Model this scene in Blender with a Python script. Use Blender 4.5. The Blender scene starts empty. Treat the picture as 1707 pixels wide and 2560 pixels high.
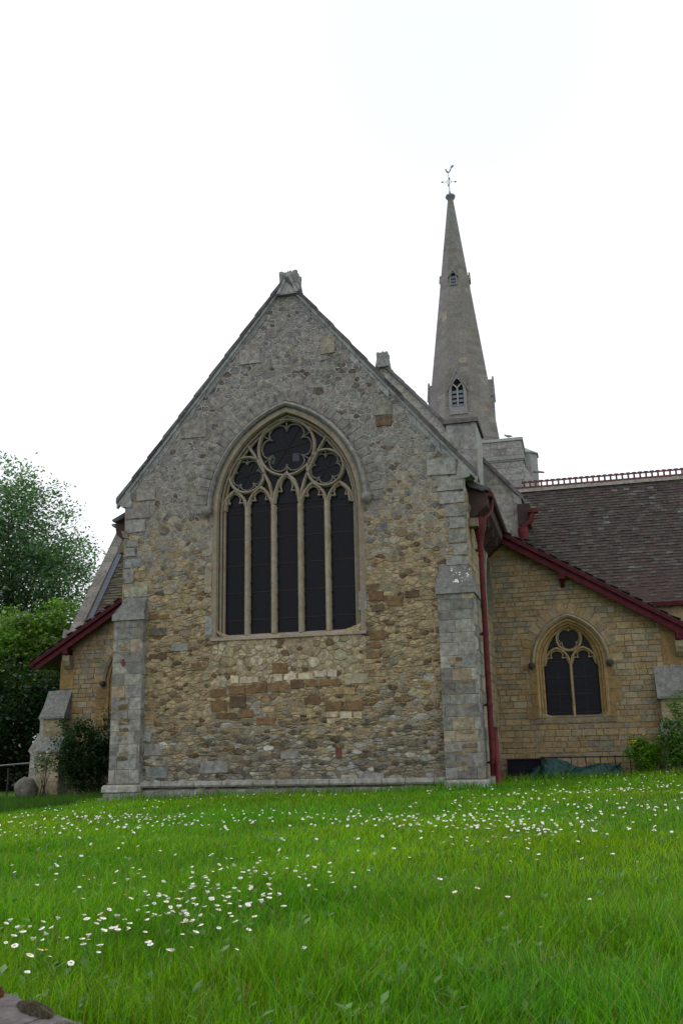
import bpy, bmesh, math, random
import numpy as np
from mathutils import Matrix, Vector
from mathutils.geometry import tessellate_polygon

R = math.radians
sc = bpy.context.scene
col = sc.collection

# ------------------------------------------------------------------ camera
YAW, PITCH, ROLL = .2396, .248, .0216
cam = bpy.data.cameras.new('camera')
cam.sensor_fit = 'VERTICAL'; cam.sensor_height = 36; cam.lens = 2400/2560*36
cam.clip_start = .05; cam.clip_end = 2000
co = bpy.data.objects.new('camera', cam); col.objects.link(co)
fw = Vector((-math.sin(YAW)*math.cos(PITCH), math.cos(YAW)*math.cos(PITCH), math.sin(PITCH)))
rt = Vector((math.cos(YAW), math.sin(YAW), 0)); up = rt.cross(fw)
rr = rt*math.cos(ROLL)-up*math.sin(ROLL); uu = rt*math.sin(ROLL)+up*math.cos(ROLL)
mw = Matrix((rr, uu, -fw)).transposed().to_4x4(); mw.translation = Vector((5.80, -18.96, 1.0))
co.matrix_world = mw
sc.camera = co

# ------------------------------------------------------------------ world, sun, exposure
SUN_EL, SUN_AZ = 48, -42          # high behind the church, to the left
w = bpy.data.worlds.new('World'); sc.world = w; w.use_nodes = True
nt = w.node_tree; N = nt.nodes; L = nt.links; N.clear()
out = N.new('ShaderNodeOutputWorld'); bg = N.new('ShaderNodeBackground'); bg.inputs[1].default_value = .1
sky = N.new('ShaderNodeTexSky'); sky.sky_type = 'NISHITA'; sky.sun_disc = False
sky.sun_elevation = R(SUN_EL); sky.sun_rotation = R(SUN_AZ); sky.dust_density = 3
tc = N.new('ShaderNodeTexCoord')
nz = N.new('ShaderNodeTexNoise'); nz.inputs['Scale'].default_value = 1.7; nz.inputs['Detail'].default_value = 6
cr = N.new('ShaderNodeValToRGB'); cr.color_ramp.elements[0].position = .60; cr.color_ramp.elements[0].color = (1, 1, 1, 1)
cr.color_ramp.elements[1].position = .78; cr.color_ramp.elements[1].color = (.55, .55, .55, 1)
mp = N.new('ShaderNodeMapping'); mp.inputs['Location'].default_value = (.3, .1, .5)
mix = N.new('ShaderNodeMix'); mix.data_type = 'RGBA'; mix.inputs[6].default_value = (2, 3, 5, 1)
mix.inputs[7].default_value = (11.5, 11.9, 12.6, 1)
L.new(tc.outputs['Generated'], mp.inputs[0]); L.new(mp.outputs[0], nz.inputs[0]); L.new(nz.outputs[0], cr.inputs[0])
gv = rr*((1150-853.5)/2400)+uu*((1280-80)/2400)+fw; gv.normalize()      # a thin place in the cloud above the church
dt = N.new('ShaderNodeVectorMath'); dt.operation = 'DOT_PRODUCT'; dt.inputs[1].default_value = gv; L.new(tc.outputs['Generated'], dt.inputs[0])
gm = N.new('ShaderNodeMapRange'); gm.inputs[1].default_value = .97; gm.inputs[2].default_value = 1.0; gm.interpolation_type = 'SMOOTHSTEP'; L.new(dt.outputs['Value'], gm.inputs[0])
gr = N.new('ShaderNodeMix'); gr.data_type = 'RGBA'; gr.inputs[7].default_value = (9.6, 10.4, 10.6, 1); L.new(gm.outputs[0], gr.inputs[0])
L.new(cr.outputs[0], mix.inputs[0]); L.new(sky.outputs[0], mix.inputs[6]); L.new(mix.outputs[2], gr.inputs[6]); L.new(gr.outputs[2], bg.inputs[0]); L.new(bg.outputs[0], out.inputs[0])
sl = bpy.data.lights.new('sun', 'SUN'); sl.energy = 1.1; sl.angle = R(22); sl.color = (1, .95, .87)
so = bpy.data.objects.new('sun', sl); col.objects.link(so)
a = R(SUN_AZ); e = R(SUN_EL)
so.rotation_euler = Vector((math.sin(a)*math.cos(e), math.cos(a)*math.cos(e), math.sin(e))).to_track_quat('Z', 'Y').to_euler()
sc.view_settings.view_transform = 'Standard'; sc.view_settings.look = 'None'; sc.view_settings.exposure = 0
sc.cycles.max_bounces = 6; sc.cycles.diffuse_bounces = 3; sc.cycles.transparent_max_bounces = 4

rng = random.Random(7)
nr = np.random.RandomState(5)

# ------------------------------------------------------------------ helpers: objects
def tag(o, label=None, cat=None, group=None, kind=None):
    if label: o['label'] = label
    if cat: o['category'] = cat
    if group: o['group'] = group
    if kind: o['kind'] = kind
    return o
def empty(name, label, cat, loc=(0, 0, 0), group=None):
    o = bpy.data.objects.new(name, None); col.objects.link(o); o.location = loc; o.empty_display_size = .2
    return tag(o, label, cat, group)

class MB:
    """collects polygons with a material slot and a colour per face; build() links ONE mesh object"""
    def __init__(s): s.v = []; s.f = []; s.m = []; s.c = []; s.sm = []
    def add(s, vs, fs, mi=0, c=(.3, .3, .3), smooth=False):
        b = len(s.v); s.v.extend([tuple(p) for p in vs])
        for f in fs:
            s.f.append([b+i for i in f]); s.m.append(mi); s.c.append(c); s.sm.append(smooth)
    def box(s, x0, x1, y0, y1, z0, z1, mi=0, c=(.3, .3, .3), M=None):
        vs = [Vector((x, y, z)) for z in (z0, z1) for y in (y0, y1) for x in (x0, x1)]
        if M: vs = [M @ p for p in vs]
        s.add(vs, [(0, 2, 3, 1), (4, 5, 7, 6), (0, 1, 5, 4), (2, 6, 7, 3), (0, 4, 6, 2), (1, 3, 7, 5)], mi, c)
    def hexa(s, p, mi=0, c=(.3, .3, .3)):   # 8 points, bottom ring then top ring
        s.add(p, [(3, 2, 1, 0), (4, 5, 6, 7), (0, 1, 5, 4), (1, 2, 6, 5), (2, 3, 7, 6), (3, 0, 4, 7)], mi, c)
    def prism(s, pts, d, mi=0, c=(.3, .3, .3)):   # planar polygon pts pushed by vector d
        n = len(pts); P = [Vector(p) for p in pts]; d = Vector(d)
        s.add(P+[p+d for p in P], [tuple(range(n))[::-1], tuple(range(n, 2*n))]+[(i, (i+1) % n, n+(i+1) % n, n+i) for i in range(n)], mi, c)
    def tube(s, pts, rad, n=10, mi=0, c=(.3, .3, .3), cap=True):
        P = [Vector(p) for p in pts]; rads = rad if hasattr(rad, '__len__') else [rad]*len(P)
        vs = []; ref = None
        for i, p in enumerate(P):
            t = (P[min(i+1, len(P)-1)]-P[max(i-1, 0)]).normalized()
            if ref is None: ref = t.orthogonal().normalized()
            ref = (ref-t*ref.dot(t)).normalized(); b = t.cross(ref)
            for k in range(n):
                q = 2*math.pi*k/n; vs.append(p+(ref*math.cos(q)+b*math.sin(q))*rads[i])
        fs = [(i*n+k, i*n+(k+1) % n, (i+1)*n+(k+1) % n, (i+1)*n+k) for i in range(len(P)-1) for k in range(n)]
        s.add(vs, fs, mi, c, True)
        if cap: s.add(vs[:n], [tuple(range(n))[::-1]], mi, c); s.add(vs[-n:], [tuple(range(n))], mi, c)
    def sweep(s, path, prof, nrm, mi=0, c=(.3, .3, .3), closed=False, cap=True, jit=0):
        """path: points in a plane whose normal is nrm (towards the viewer); prof: (side, out) pairs"""
        P = [Vector(p) for p in path]; nrm = Vector(nrm); n = len(P); m = len(prof); vs = []
        for i, p in enumerate(P):
            a = P[(i-1) % n] if (closed or i > 0) else p; b = P[(i+1) % n] if (closed or i < n-1) else p
            t1 = (p-a).normalized() if (p-a).length > 1e-6 else (b-p).normalized()
            t2 = (b-p).normalized() if (b-p).length > 1e-6 else t1
            t = (t1+t2).normalized(); sd = t.cross(nrm).normalized(); k = 1/max(.45, t.dot(t1))
            for (u, o) in prof: vs.append(p+sd*u*k+nrm*o)
        fs = []
        for i in range(n if closed else n-1):
            j = (i+1) % n
            for k in range(m): fs.append((i*m+k, j*m+k, j*m+(k+1) % m, i*m+(k+1) % m))
        base = c
        if jit:
            b = len(s.v); s.v.extend([tuple(q) for q in vs]); seg = max(2, n//14); kk = 1
            for q, f in enumerate(fs):
                if (q//m) % seg == 0 and q % m == 0: kk = 1+rng.uniform(-jit, jit)
                s.f.append([b+i for i in f]); s.m.append(mi); s.c.append(tuple(x*kk for x in base)); s.sm.append(False)
        else: s.add(vs, fs, mi, c)
        if cap and not closed:
            s.add(vs[:m], [tuple(range(m))], mi, c); s.add(vs[-m:], [tuple(range(m))[::-1]], mi, c)
    def build(s, name, mats, parent=None, label=None, fix=True):
        me = bpy.data.meshes.new(name); me.from_pydata(s.v, [], s.f)
        for m in (mats if isinstance(mats, (list, tuple)) else [mats]): me.materials.append(m)
        me.polygons.foreach_set('material_index', s.m); me.polygons.foreach_set('use_smooth', s.sm)
        at = me.attributes.new('col', 'FLOAT_COLOR', 'FACE')
        at.data.foreach_set('color', np.array([(c[0], c[1], c[2], 1) for c in s.c], 'f').ravel())
        o = bpy.data.objects.new(name, me); col.objects.link(o)
        if fix:
            bm = bmesh.new(); bm.from_mesh(me); bmesh.ops.recalc_face_normals(bm, faces=bm.faces); bm.to_mesh(me); bm.free()
        if parent: o.parent = parent
        if label: o['label'] = label
        return o

def np_mesh(name, V, k, C, mat, parent=None, smooth=False):
    """V: (nfaces*k, 3) unshared vertices, k corners per face, C: (nfaces,3) colours"""
    n = len(V)//k; me = bpy.data.meshes.new(name)
    me.vertices.add(len(V)); me.vertices.foreach_set('co', V.astype('f').ravel())
    me.loops.add(n*k); me.loops.foreach_set('vertex_index', np.arange(n*k, dtype='i'))
    me.polygons.add(n); me.polygons.foreach_set('loop_start', np.arange(0, n*k, k, dtype='i'))
    me.update(calc_edges=True); me.materials.append(mat)
    at = me.attributes.new('col', 'FLOAT_COLOR', 'FACE')
    at.data.foreach_set('color', np.concatenate([C, np.ones((n, 1))], 1).astype('f').ravel())
    o = bpy.data.objects.new(name, me); col.objects.link(o)
    if parent: o.parent = parent
    return o

# ------------------------------------------------------------------ helpers: materials
def nodes(name):
    m = bpy.data.materials.new(name); m.use_nodes = True; nt = m.node_tree; nt.nodes.clear()
    o = nt.nodes.new('ShaderNodeOutputMaterial'); b = nt.nodes.new('ShaderNodeBsdfPrincipled')
    nt.links.new(b.outputs[0], o.inputs[0]); return m, nt, b, o
def noise(nt, scale, detail=4, vec=None, rough=.6, sx=None):
    t = nt.nodes.new('ShaderNodeTexNoise'); t.inputs['Scale'].default_value = scale; t.inputs['Detail'].default_value = detail; t.inputs['Roughness'].default_value = rough
    tc = nt.nodes.new('ShaderNodeTexCoord')
    if sx:
        mp = nt.nodes.new('ShaderNodeMapping'); mp.inputs['Scale'].default_value = sx; nt.links.new(tc.outputs['Object'], mp.inputs[0]); nt.links.new(mp.outputs[0], t.inputs[0])
    else: nt.links.new(tc.outputs['Object'], t.inputs[0])
    return t.outputs[0]
def ramp(nt, src, a, b, ca=(0, 0, 0, 1), cb=(1, 1, 1, 1)):
    r = nt.nodes.new('ShaderNodeValToRGB'); r.color_ramp.elements[0].position = a; r.color_ramp.elements[1].position = b
    r.color_ramp.elements[0].color = ca; r.color_ramp.elements[1].color = cb; nt.links.new(src, r.inputs[0]); return r.outputs[0]
def mixc(nt, fac, A, B, mode='MIX'):
    x = nt.nodes.new('ShaderNodeMix'); x.data_type = 'RGBA'; x.blend_type = mode
    for s, i in ((fac, 0), (A, 6), (B, 7)):
        if hasattr(s, 'node'): nt.links.new(s, x.inputs[i])
        else: x.inputs[i].default_value = s if i == 0 else (*s[:3], 1)
    return x.outputs[2]
def attr(nt):
    t = nt.nodes.new('ShaderNodeAttribute'); t.attribute_name = 'col'; return t.outputs['Color']
def bump(nt, b, src, strength, dist):
    x = nt.nodes.new('ShaderNodeBump'); x.inputs['Strength'].default_value = strength; x.inputs['Distance'].default_value = dist
    nt.links.new(src, x.inputs['Height']); nt.links.new(x.outputs[0], b.inputs['Normal'])

def mortar_colour(nt, k=1.0):
    sep = nt.nodes.new('ShaderNodeSeparateXYZ'); t = nt.nodes.new('ShaderNodeTexCoord'); nt.links.new(t.outputs['Object'], sep.inputs[0])
    ad = nt.nodes.new('ShaderNodeMath'); ad.operation = 'MULTIPLY_ADD'; nt.links.new(noise(nt, 1.2, 3), ad.inputs[0]); ad.inputs[1].default_value = 2.4; nt.links.new(sep.outputs[2], ad.inputs[2])
    mr = nt.nodes.new('ShaderNodeMapRange'); mr.inputs[1].default_value = 0; mr.inputs[2].default_value = 12; nt.links.new(ad.outputs[0], mr.inputs[0])
    zr = nt.nodes.new('ShaderNodeValToRGB'); el = zr.color_ramp.elements
    el[0].position = .14; el[0].color = (.26*k, .24*k, .195*k, 1); el[1].position = .24; el[1].color = (.40*k, .315*k, .19*k, 1)
    for q, c in ((.48, (.39, .33, .22)), (.66, (.33, .305, .255)), (.95, (.33, .315, .285))):
        x = el.new(q); x.color = (c[0]*k, c[1]*k, c[2]*k, 1)
    nt.links.new(mr.outputs[0], zr.inputs[0]); return zr.outputs[0]
def stone_mat(name, var=.45, lichen=.3, dark=.35, pale=(.5, .5, .45), rough=.92, stain=None, bmp=(.6, .012), smear=0):
    m, nt, b, _ = nodes(name); c = attr(nt)
    if smear: c = mixc(nt, ramp(nt, noise(nt, 4.2, 9, rough=.78), .48, .57, (.04,)*3+(1,), (smear,)*3+(1,)), c, mortar_colour(nt))
    g = ramp(nt, noise(nt, 9, 6), .3, .72, (1-var, 1-var, 1-var, 1), (1+var*.7, 1+var*.7, 1+var*.7, 1))
    c = mixc(nt, 1.0, c, g, 'MULTIPLY')
    g = ramp(nt, noise(nt, 48, 3, rough=.7), .3, .7, (.72, .72, .72, 1), (1.25, 1.25, 1.25, 1))
    c = mixc(nt, 1.0, c, g, 'MULTIPLY')
    if dark: c = mixc(nt, ramp(nt, noise(nt, 2.1, 8, rough=.75), .52, .74, (0, 0, 0, 1), (dark,)*3+(1,)), c, (.055, .052, .045))
    if lichen: c = mixc(nt, ramp(nt, noise(nt, 15, 5, rough=.75), .61, .70, (0, 0, 0, 1), (lichen,)*3+(1,)), c, pale)
    if stain: c = mixc(nt, ramp(nt, noise(nt, 3.3, 4), .5, .7, (0, 0, 0, 1), (.5, .5, .5, 1)), c, stain)
    nt.links.new(c, b.inputs[0]); b.inputs['Roughness'].default_value = rough; b.inputs['Specular IOR Level'].default_value = .25
    bump(nt, b, noise(nt, 38, 7, rough=.75), *bmp); return m
def plain_mat(name, c, rough=.6, var=.2, scale=12, spec=.3, bmp=.0, metal=0):
    m, nt, b, _ = nodes(name)
    g = ramp(nt, noise(nt, scale, 5), .3, .7, (1-var,)*3+(1,), (1+var,)*3+(1,))
    nt.links.new(mixc(nt, 1.0, c, g, 'MULTIPLY'), b.inputs[0]); b.inputs['Roughness'].default_value = rough
    b.inputs['Specular IOR Level'].default_value = spec; b.inputs['Metallic'].default_value = metal
    if bmp: bump(nt, b, noise(nt, scale*3, 4), bmp, .01)
    return m
def worn_mat(name, c, rough, var, scale, spec):
    m, nt, b, _ = nodes(name)
    g = ramp(nt, noise(nt, scale, 6, rough=.7), .3, .7, (1-var,)*3+(1,), (1+var,)*3+(1,))
    k = mixc(nt, 1.0, c, g, 'MULTIPLY')
    k = mixc(nt, ramp(nt, noise(nt, 23, 6, rough=.8), .60, .66, (0, 0, 0, 1), (.7, .7, .7, 1)), k, (.05, .03, .022))
    k = mixc(nt, ramp(nt, noise(nt, 9, 6, rough=.8), .60, .72, (0, 0, 0, 1), (.5, .5, .5, 1)), k, (.16, .07, .07))
    nt.links.new(k, b.inputs[0]); b.inputs['Roughness'].default_value = rough; b.inputs['Specular IOR Level'].default_value = spec
    bump(nt, b, noise(nt, 40, 4), .3, .008); return m
def leaf_mat(name, trans=.45, rough=.5, spec=.3, hue=(.9, 1.25, .35)):
    m, nt, b, o = nodes(name); c = attr(nt)
    nt.links.new(c, b.inputs[0]); b.inputs['Roughness'].default_value = rough; b.inputs['Specular IOR Level'].default_value = spec
    t = nt.nodes.new('ShaderNodeBsdfTranslucent'); nt.links.new(mixc(nt, 1.0, c, hue, 'MULTIPLY'), t.inputs[0])
    x = nt.nodes.new('ShaderNodeMixShader'); x.inputs[0].default_value = trans
    nt.links.new(b.outputs[0], x.inputs[1]); nt.links.new(t.outputs[0], x.inputs[2]); nt.links.new(x.outputs[0], o.inputs[0]); return m
def attr_mat(name, rough=.6, spec=.3, var=.15, scale=20):
    m, nt, b, _ = nodes(name)
    g = ramp(nt, noise(nt, scale, 4), .3, .7, (1-var,)*3+(1,), (1+var,)*3+(1,))
    nt.links.new(mixc(nt, 1.0, attr(nt), g, 'MULTIPLY'), b.inputs[0]); b.inputs['Roughness'].default_value = rough; b.inputs['Specular IOR Level'].default_value = spec; return m

M_rub = stone_mat('rubble_stone', .5, .22, .4, bmp=(1.0, .04), smear=.48)
M_iron_stone = stone_mat('ironstone', .45, .12, .3, bmp=(1.0, .03))
M_ash = stone_mat('grey_ashlar', .45, .5, .42, (.46, .46, .42), bmp=(.9, .025))
M_gold = stone_mat('golden_ashlar', .32, .06, .3, (.34, .31, .24), bmp=(.8, .02))
M_dress = stone_mat('dressed_stone', .2, .12, .2, (.5, .48, .4), stain=(.24, .13, .06))
M_cap = stone_mat('lichened_cap', .4, .75, .6, (.5, .51, .46))
M_far = stone_mat('spire_stone', .28, .2, .28, (.36, .37, .33))
M_tile = stone_mat('roof_tile', .35, .12, .3, (.2, .19, .15), .8)
M_red = worn_mat('red_painted_timber', (.070, .010, .015), .6, .4, 6, .12)
M_redmetal = worn_mat('red_painted_iron', (.100, .017, .019), .6, .5, 5, .18)
M_lead = plain_mat('lead', (.085, .10, .12), .5, .25, 9, .4)
M_iron = plain_mat('black_iron', (.02, .02, .022), .6, .2, 9, .3)
M_louvre = plain_mat('slate_louvre', (.13, .16, .20), .6, .15, 3, .3)
M_void = plain_mat('dark_interior', (.012, .013, .02), .9, .1, 3, .1)
M_soffit = plain_mat('dark_timber_gutter_shade', (.045, .025, .02), .7, .3, 7, .3)
M_crest = plain_mat('red_terracotta', (.13, .058, .052), .8, .3, 9, .2)
m, nt_, b_, _ = nodes('window_glass'); b_.inputs[0].default_value = (.007, .0075, .012, 1); b_.inputs['Roughness'].default_value = .3; b_.inputs['Specular IOR Level'].default_value = .13
bump(nt_, b_, noise(nt_, 6, 3), .35, .02); M_glass = m
# mortar: pale grey in the gable, sandy lower down
m, nt_, b_, _ = nodes('lime_mortar')
sep = nt_.nodes.new('ShaderNodeSeparateXYZ'); tcn = nt_.nodes.new('ShaderNodeTexCoord'); nt_.links.new(tcn.outputs['Object'], sep.inputs[0])
ad = nt_.nodes.new('ShaderNodeMath'); ad.operation = 'MULTIPLY_ADD'; nt_.links.new(noise(nt_, 1.2, 3), ad.inputs[0]); ad.inputs[1].default_value = 2.4; nt_.links.new(sep.outputs[2], ad.inputs[2])
mr = nt_.nodes.new('ShaderNodeMapRange'); mr.inputs[1].default_value = 0; mr.inputs[2].default_value = 12; nt_.links.new(ad.outputs[0], mr.inputs[0])
zr = nt_.nodes.new('ShaderNodeValToRGB'); el = zr.color_ramp.elements
el[0].position = .14; el[0].color = (.17, .15, .12, 1); el[1].position = .23; el[1].color = (.37, .28, .16, 1)
x_ = el.new(.48); x_.color = (.38, .29, .17, 1); x_ = el.new(.68); x_.color = (.38, .36, .315, 1); x_ = el.new(.95); x_.color = (.42, .41, .38, 1)
nt_.links.new(mr.outputs[0], zr.inputs[0])
g_ = ramp(nt_, noise(nt_, 22, 5), .3, .7, (.7, .7, .7, 1), (1.25, 1.25, 1.25, 1))
nt_.links.new(mixc(nt_, 1.0, zr.outputs[0], g_, 'MULTIPLY'), b_.inputs[0]); b_.inputs['Roughness'].default_value = .95
bump(nt_, b_, noise(nt_, 28, 6, rough=.75), .9, .03); M_mort = m
M_mortd = plain_mat('weathered_joint', (.22, .175, .115), .95, .35, 14, .1, .6)
M_leaf = leaf_mat('leaf', .4)
M_grass = leaf_mat('grass_blade', .4, .55, .12, (1.1, 1.15, .3))
M_petal = plain_mat('white_petal', (.82, .82, .80), .6, .03, 30)
M_eye = plain_mat('yellow_flower_eye', (.7, .42, .03), .7, .1, 60)
M_stem = plain_mat('green_stem', (.07, .15, .025), .6, .2, 20)
M_bark = plain_mat('bark', (.06, .048, .038), .9, .4, 4, .2, .5)

def jc(c, j=.12, hue=.04):
    k = 1+rng.gauss(0, j); k = max(.45, min(1.6, k))
    return tuple(max(.004, x*k*(1+rng.uniform(-hue, hue))) for x in c)

# ------------------------------------------------------------------ masonry
def frame_y(y0):            # wall facing the viewer (-Y): u = X, v = Z, out = -Y
    return lambda u, v, h: (u, y0-h, v)
def frame_x(x0, s=1):       # wall facing +X (s=1) or -X: u = Y, v = Z
    return lambda u, v, h: (x0+s*h, u, v)

def stone(mb, poly, F, h, c, gap=.008, rough=.006, bevel=.012, chaikin=0, mi=0, sub=0, flat=False):
    n = len(poly)
    if n < 3: return
    cx = sum(p[0] for p in poly)/n; cy = sum(p[1] for p in poly)/n
    A = sum(poly[i][0]*poly[(i+1) % n][1]-poly[(i+1) % n][0]*poly[i][1] for i in range(n))/2
    if abs(A) < 4e-4: return
    if A < 0: poly = poly[::-1]
    def inset(P, g):
        m = len(P); Q = []
        for i in range(m):
            a, b, c_ = P[i-1], P[i], P[(i+1) % m]
            e1 = (b[0]-a[0], b[1]-a[1]); e2 = (c_[0]-b[0], c_[1]-b[1])
            l1 = math.hypot(*e1) or 1e-6; l2 = math.hypot(*e2) or 1e-6
            n1 = (-e1[1]/l1, e1[0]/l1); n2 = (-e2[1]/l2, e2[0]/l2)
            k = 1+n1[0]*n2[0]+n1[1]*n2[1]; k = max(k, .6)
            d = [(n1[0]+n2[0])/k*g, (n1[1]+n2[1])/k*g]
            r = math.hypot(cx-b[0], cy-b[1]) or 1e-6; l = math.hypot(*d)
            if l > .5*r: d = [d[0]*.5*r/l, d[1]*.5*r/l]
            Q.append((b[0]+d[0], b[1]+d[1]))
        return Q
    P = inset(poly, gap)
    if sub:
        Q = []
        for i in range(len(P)):
            a, b = P[i], P[(i+1) % len(P)]; l = math.hypot(b[0]-a[0], b[1]-a[1]); k = max(1, int(l/sub))
            for q in range(k): t = q/k; Q.append((a[0]+(b[0]-a[0])*t, a[1]+(b[1]-a[1])*t))
        P = Q
    for _ in range(chaikin):
        Q = []
        for i in range(len(P)):
            a, b = P[i], P[(i+1) % len(P)]
            Q += [(a[0]*.75+b[0]*.25, a[1]*.75+b[1]*.25), (a[0]*.25+b[0]*.75, a[1]*.25+b[1]*.75)]
        P = Q
    P = [(x+rng.uniform(-rough, rough), y+rng.uniform(-rough, rough)) for x, y in P]
    m = len(P); span = max(max(p[0] for p in P)-min(p[0] for p in P), .04); k_t = min(.16, h*.55/span)
    tx, ty = (rng.uniform(-k_t, k_t), rng.uniform(-k_t, k_t)) if not flat else (0, 0)
    T = inset(P, bevel)
    v = [F(x, y, -.015) for x, y in P]+[F(x, y, h*.45) for x, y in P]
    v += [F(x, y, h+(x-cx)*tx+(y-cy)*ty+rng.uniform(-.25, .25)*rough) for x, y in T]
    f = [(i, (i+1) % m, m+(i+1) % m, m+i) for i in range(m)]+[(m+i, m+(i+1) % m, 2*m+(i+1) % m, 2*m+i) for i in range(m)]
    f.append(tuple(range(2*m, 3*m)))
    mb.add(v, f, mi, c)

def clip(P, a, b, c):       # keep a*x+b*y <= c
    Q = []; n = len(P)
    for i in range(n):
        p, q = P[i], P[(i+1) % n]; dp = a*p[0]+b*p[1]-c; dq = a*q[0]+b*q[1]-c
        if dp <= 0: Q.append(p)
        if (dp < 0 < dq) or (dq < 0 < dp):
            t = dp/(dp-dq); Q.append((p[0]+(q[0]-p[0])*t, p[1]+(q[1]-p[1])*t))
    return Q
def inside(P, hp): return all(a*P[0]+b*P[1] <= c for a, b, c in hp)

class Arch:                 # pointed arch: centre, half width, sill, springing, rise
    def __init__(s, cx, hw, z0, zs, rise):
        s.cx, s.hw, s.z0, s.zs, s.rise = cx, hw, z0, zs, rise; s.R = (hw*hw+rise*rise)/(2*hw); s.o = hw-s.R
    def contains(s, x, z, off=0):
        x = abs(x-s.cx)
        if z < s.z0-off: return False
        if z < s.zs: return x < s.hw+off
        return math.hypot(x-s.o, z-s.zs) < s.R+off
    def push(s, x, z):
        if not s.contains(x, z): return (x, z)
        sg = 1 if x >= s.cx else -1; ax = abs(x-s.cx)
        if z < s.zs: return (s.cx+sg*s.hw, z) if z-s.z0 > (s.hw-ax)*.5 else (x, s.z0)
        l = math.hypot(ax-s.o, z-s.zs) or 1e-6; k = s.R/l
        return (s.cx+sg*(s.o+(ax-s.o)*k), s.zs+(z-s.zs)*k)
    def path(s, off=0, n=14, jamb=True, sill=None):
        Rr = s.R+off; top = math.acos(min(1, -s.o/Rr)); P = []
        z0 = s.z0 if sill is None else sill
        if jamb: P += [(s.cx-s.hw-off, z0), (s.cx-s.hw-off, (z0+s.zs)/2)]
        for i in range(n+1): q = top*i/n; P.append((s.cx-(s.o+Rr*math.cos(q)), s.zs+Rr*math.sin(q)))
        for i in range(n-1, -1, -1): q = top*i/n; P.append((s.cx+(s.o+Rr*math.cos(q)), s.zs+Rr*math.sin(q)))
        if jamb: P += [(s.cx+s.hw+off, (z0+s.zs)/2), (s.cx+s.hw+off, z0)]
        return P

def rubble(mb, F, hp, bb, spacing, aniso, colour, hole=None, relief=(.012, .035), gap=.009):
    u0, u1, v0, v1 = bb; seeds = []; cell = .06; grid = {}
    tries = int((u1-u0)*(v1-v0)*900)
    for _ in range(tries):
        x, z = rng.uniform(u0, u1), rng.uniform(v0, v1)
        if not inside((x, z), hp) or (hole and hole.contains(x, z, -.02)): continue
        s = spacing(x, z)*rng.choice((.62, .75, .9, 1, 1.25, 1.7)); an = aniso(x, z)*rng.uniform(.8, 1.25); k = int(s*1.7*an/cell)+1; gx, gz = int(x/cell), int(z/cell); ok = True
        for i in range(gx-k, gx+k+1):
            for j in range(gz-k, gz+k+1):
                for (px, pz, ps) in grid.get((i, j), ()):
                    if ((px-x)/an)**2+(pz-z)**2 < ((s+ps)*.5)**2: ok = False; break
                if not ok: break
            if not ok: break
        if ok:
            grid.setdefault((gx, gz), []).append((x, z, s)); seeds.append((x, z, s, an))
    cell2 = .25; g2 = {}
    for q in seeds: g2.setdefault((int(q[0]/cell2), int(q[1]/cell2)), []).append(q)
    for (x, z, s, an) in seeds:
        r = max(s, .09)*2.4; P = [(x-r*an, z-r), (x+r*an, z-r), (x+r*an, z+r), (x-r*an, z+r)]
        k = int(2*r*an/cell2)+1; gx, gz = int(x/cell2), int(z/cell2); nb = []
        for i in range(gx-k, gx+k+1):
            for j in range(gz-k, gz+k+1):
                for q in g2.get((i, j), ()):
                    d = ((q[0]-x)/an)**2+(q[1]-z)**2
                    if 0 < d < 4*r*r: nb.append((d, q))
        nb.sort(key=lambda t: t[0])
        for d, q in nb[:22]:
            a, b = (q[0]-x)/an**2, (q[1]-z); c = a*(q[0]+x)/2+b*(q[1]+z)/2+(s*s-q[2]*q[2])*.22; P = clip(P, a, b, c)
            if len(P) < 3: break
        for (a, b, c) in hp: P = clip(P, a, b, c) if len(P) > 2 else P
        if len(P) < 3: continue
        if hole: P = [hole.push(*p) for p in P]
        up = min(1, max(0, (z-4.2)/2)); rl = rng.uniform(.004, .026)*(1-up)+rng.uniform(.003, .011)*up
        stone(mb, P, F, rl, colour(x, z), rng.choice((.003, .005, .008, .012))*(1-.2*up), .006, .005+.004*(1-up), chaikin=1 if rng.random() < .35 else 0, sub=.055)

def ashlar(mb, F, hp, bb, course, width, colour, hole=None, relief=(.008, .016), gap=.005, rough=.003, sub=.12, skip=None):
    u0, u1, v0, v1 = bb; z = v0
    while z < v1-.02:
        h = min(rng.uniform(*course), v1-z)
        if v1-z-h < course[0]*.6: h = v1-z
        x = u0-rng.uniform(0, width[0])
        while x < u1:
            l = rng.uniform(*width); P = [(x, z), (x+l, z), (x+l, z+h), (x, z+h)]
            for (a, b, c) in hp+[(-1, 0, -u0), (1, 0, u1)]: P = clip(P, a, b, c) if len(P) > 2 else P
            if len(P) > 2:
                cx = sum(p[0] for p in P)/len(P); cz = sum(p[1] for p in P)/len(P)
                if not (hole and all(hole.contains(*p) for p in P)) and not (skip and skip(cx, cz)):
                    if hole: P = [hole.push(*p) for p in P]
                    stone(mb, P, F, rng.uniform(*relief), colour(cx, cz), gap, rough, .006, sub=sub)
            x += l
        z += h

def sheet(mb, F, outer, hole=None, h=0, mi=1, c=(.3, .3, .3), reveal=None):
    loops = [[Vector((x, z, 0)) for x, z in outer]]
    if hole: loops.append([Vector((x, z, 0)) for x, z in hole])
    allp = [p for l in loops for p in l]
    mb.add([F(p.x, p.y, h) for p in allp], tessellate_polygon(loops), mi, c)
    if hole and reveal:
        n = len(hole); mb.add([F(x, z, h) for x, z in hole]+[F(x, z, h-reveal) for x, z in hole], [(i, (i+1) % n, n+(i+1) % n, n+i) for i in range(n)], mi, c)

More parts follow.
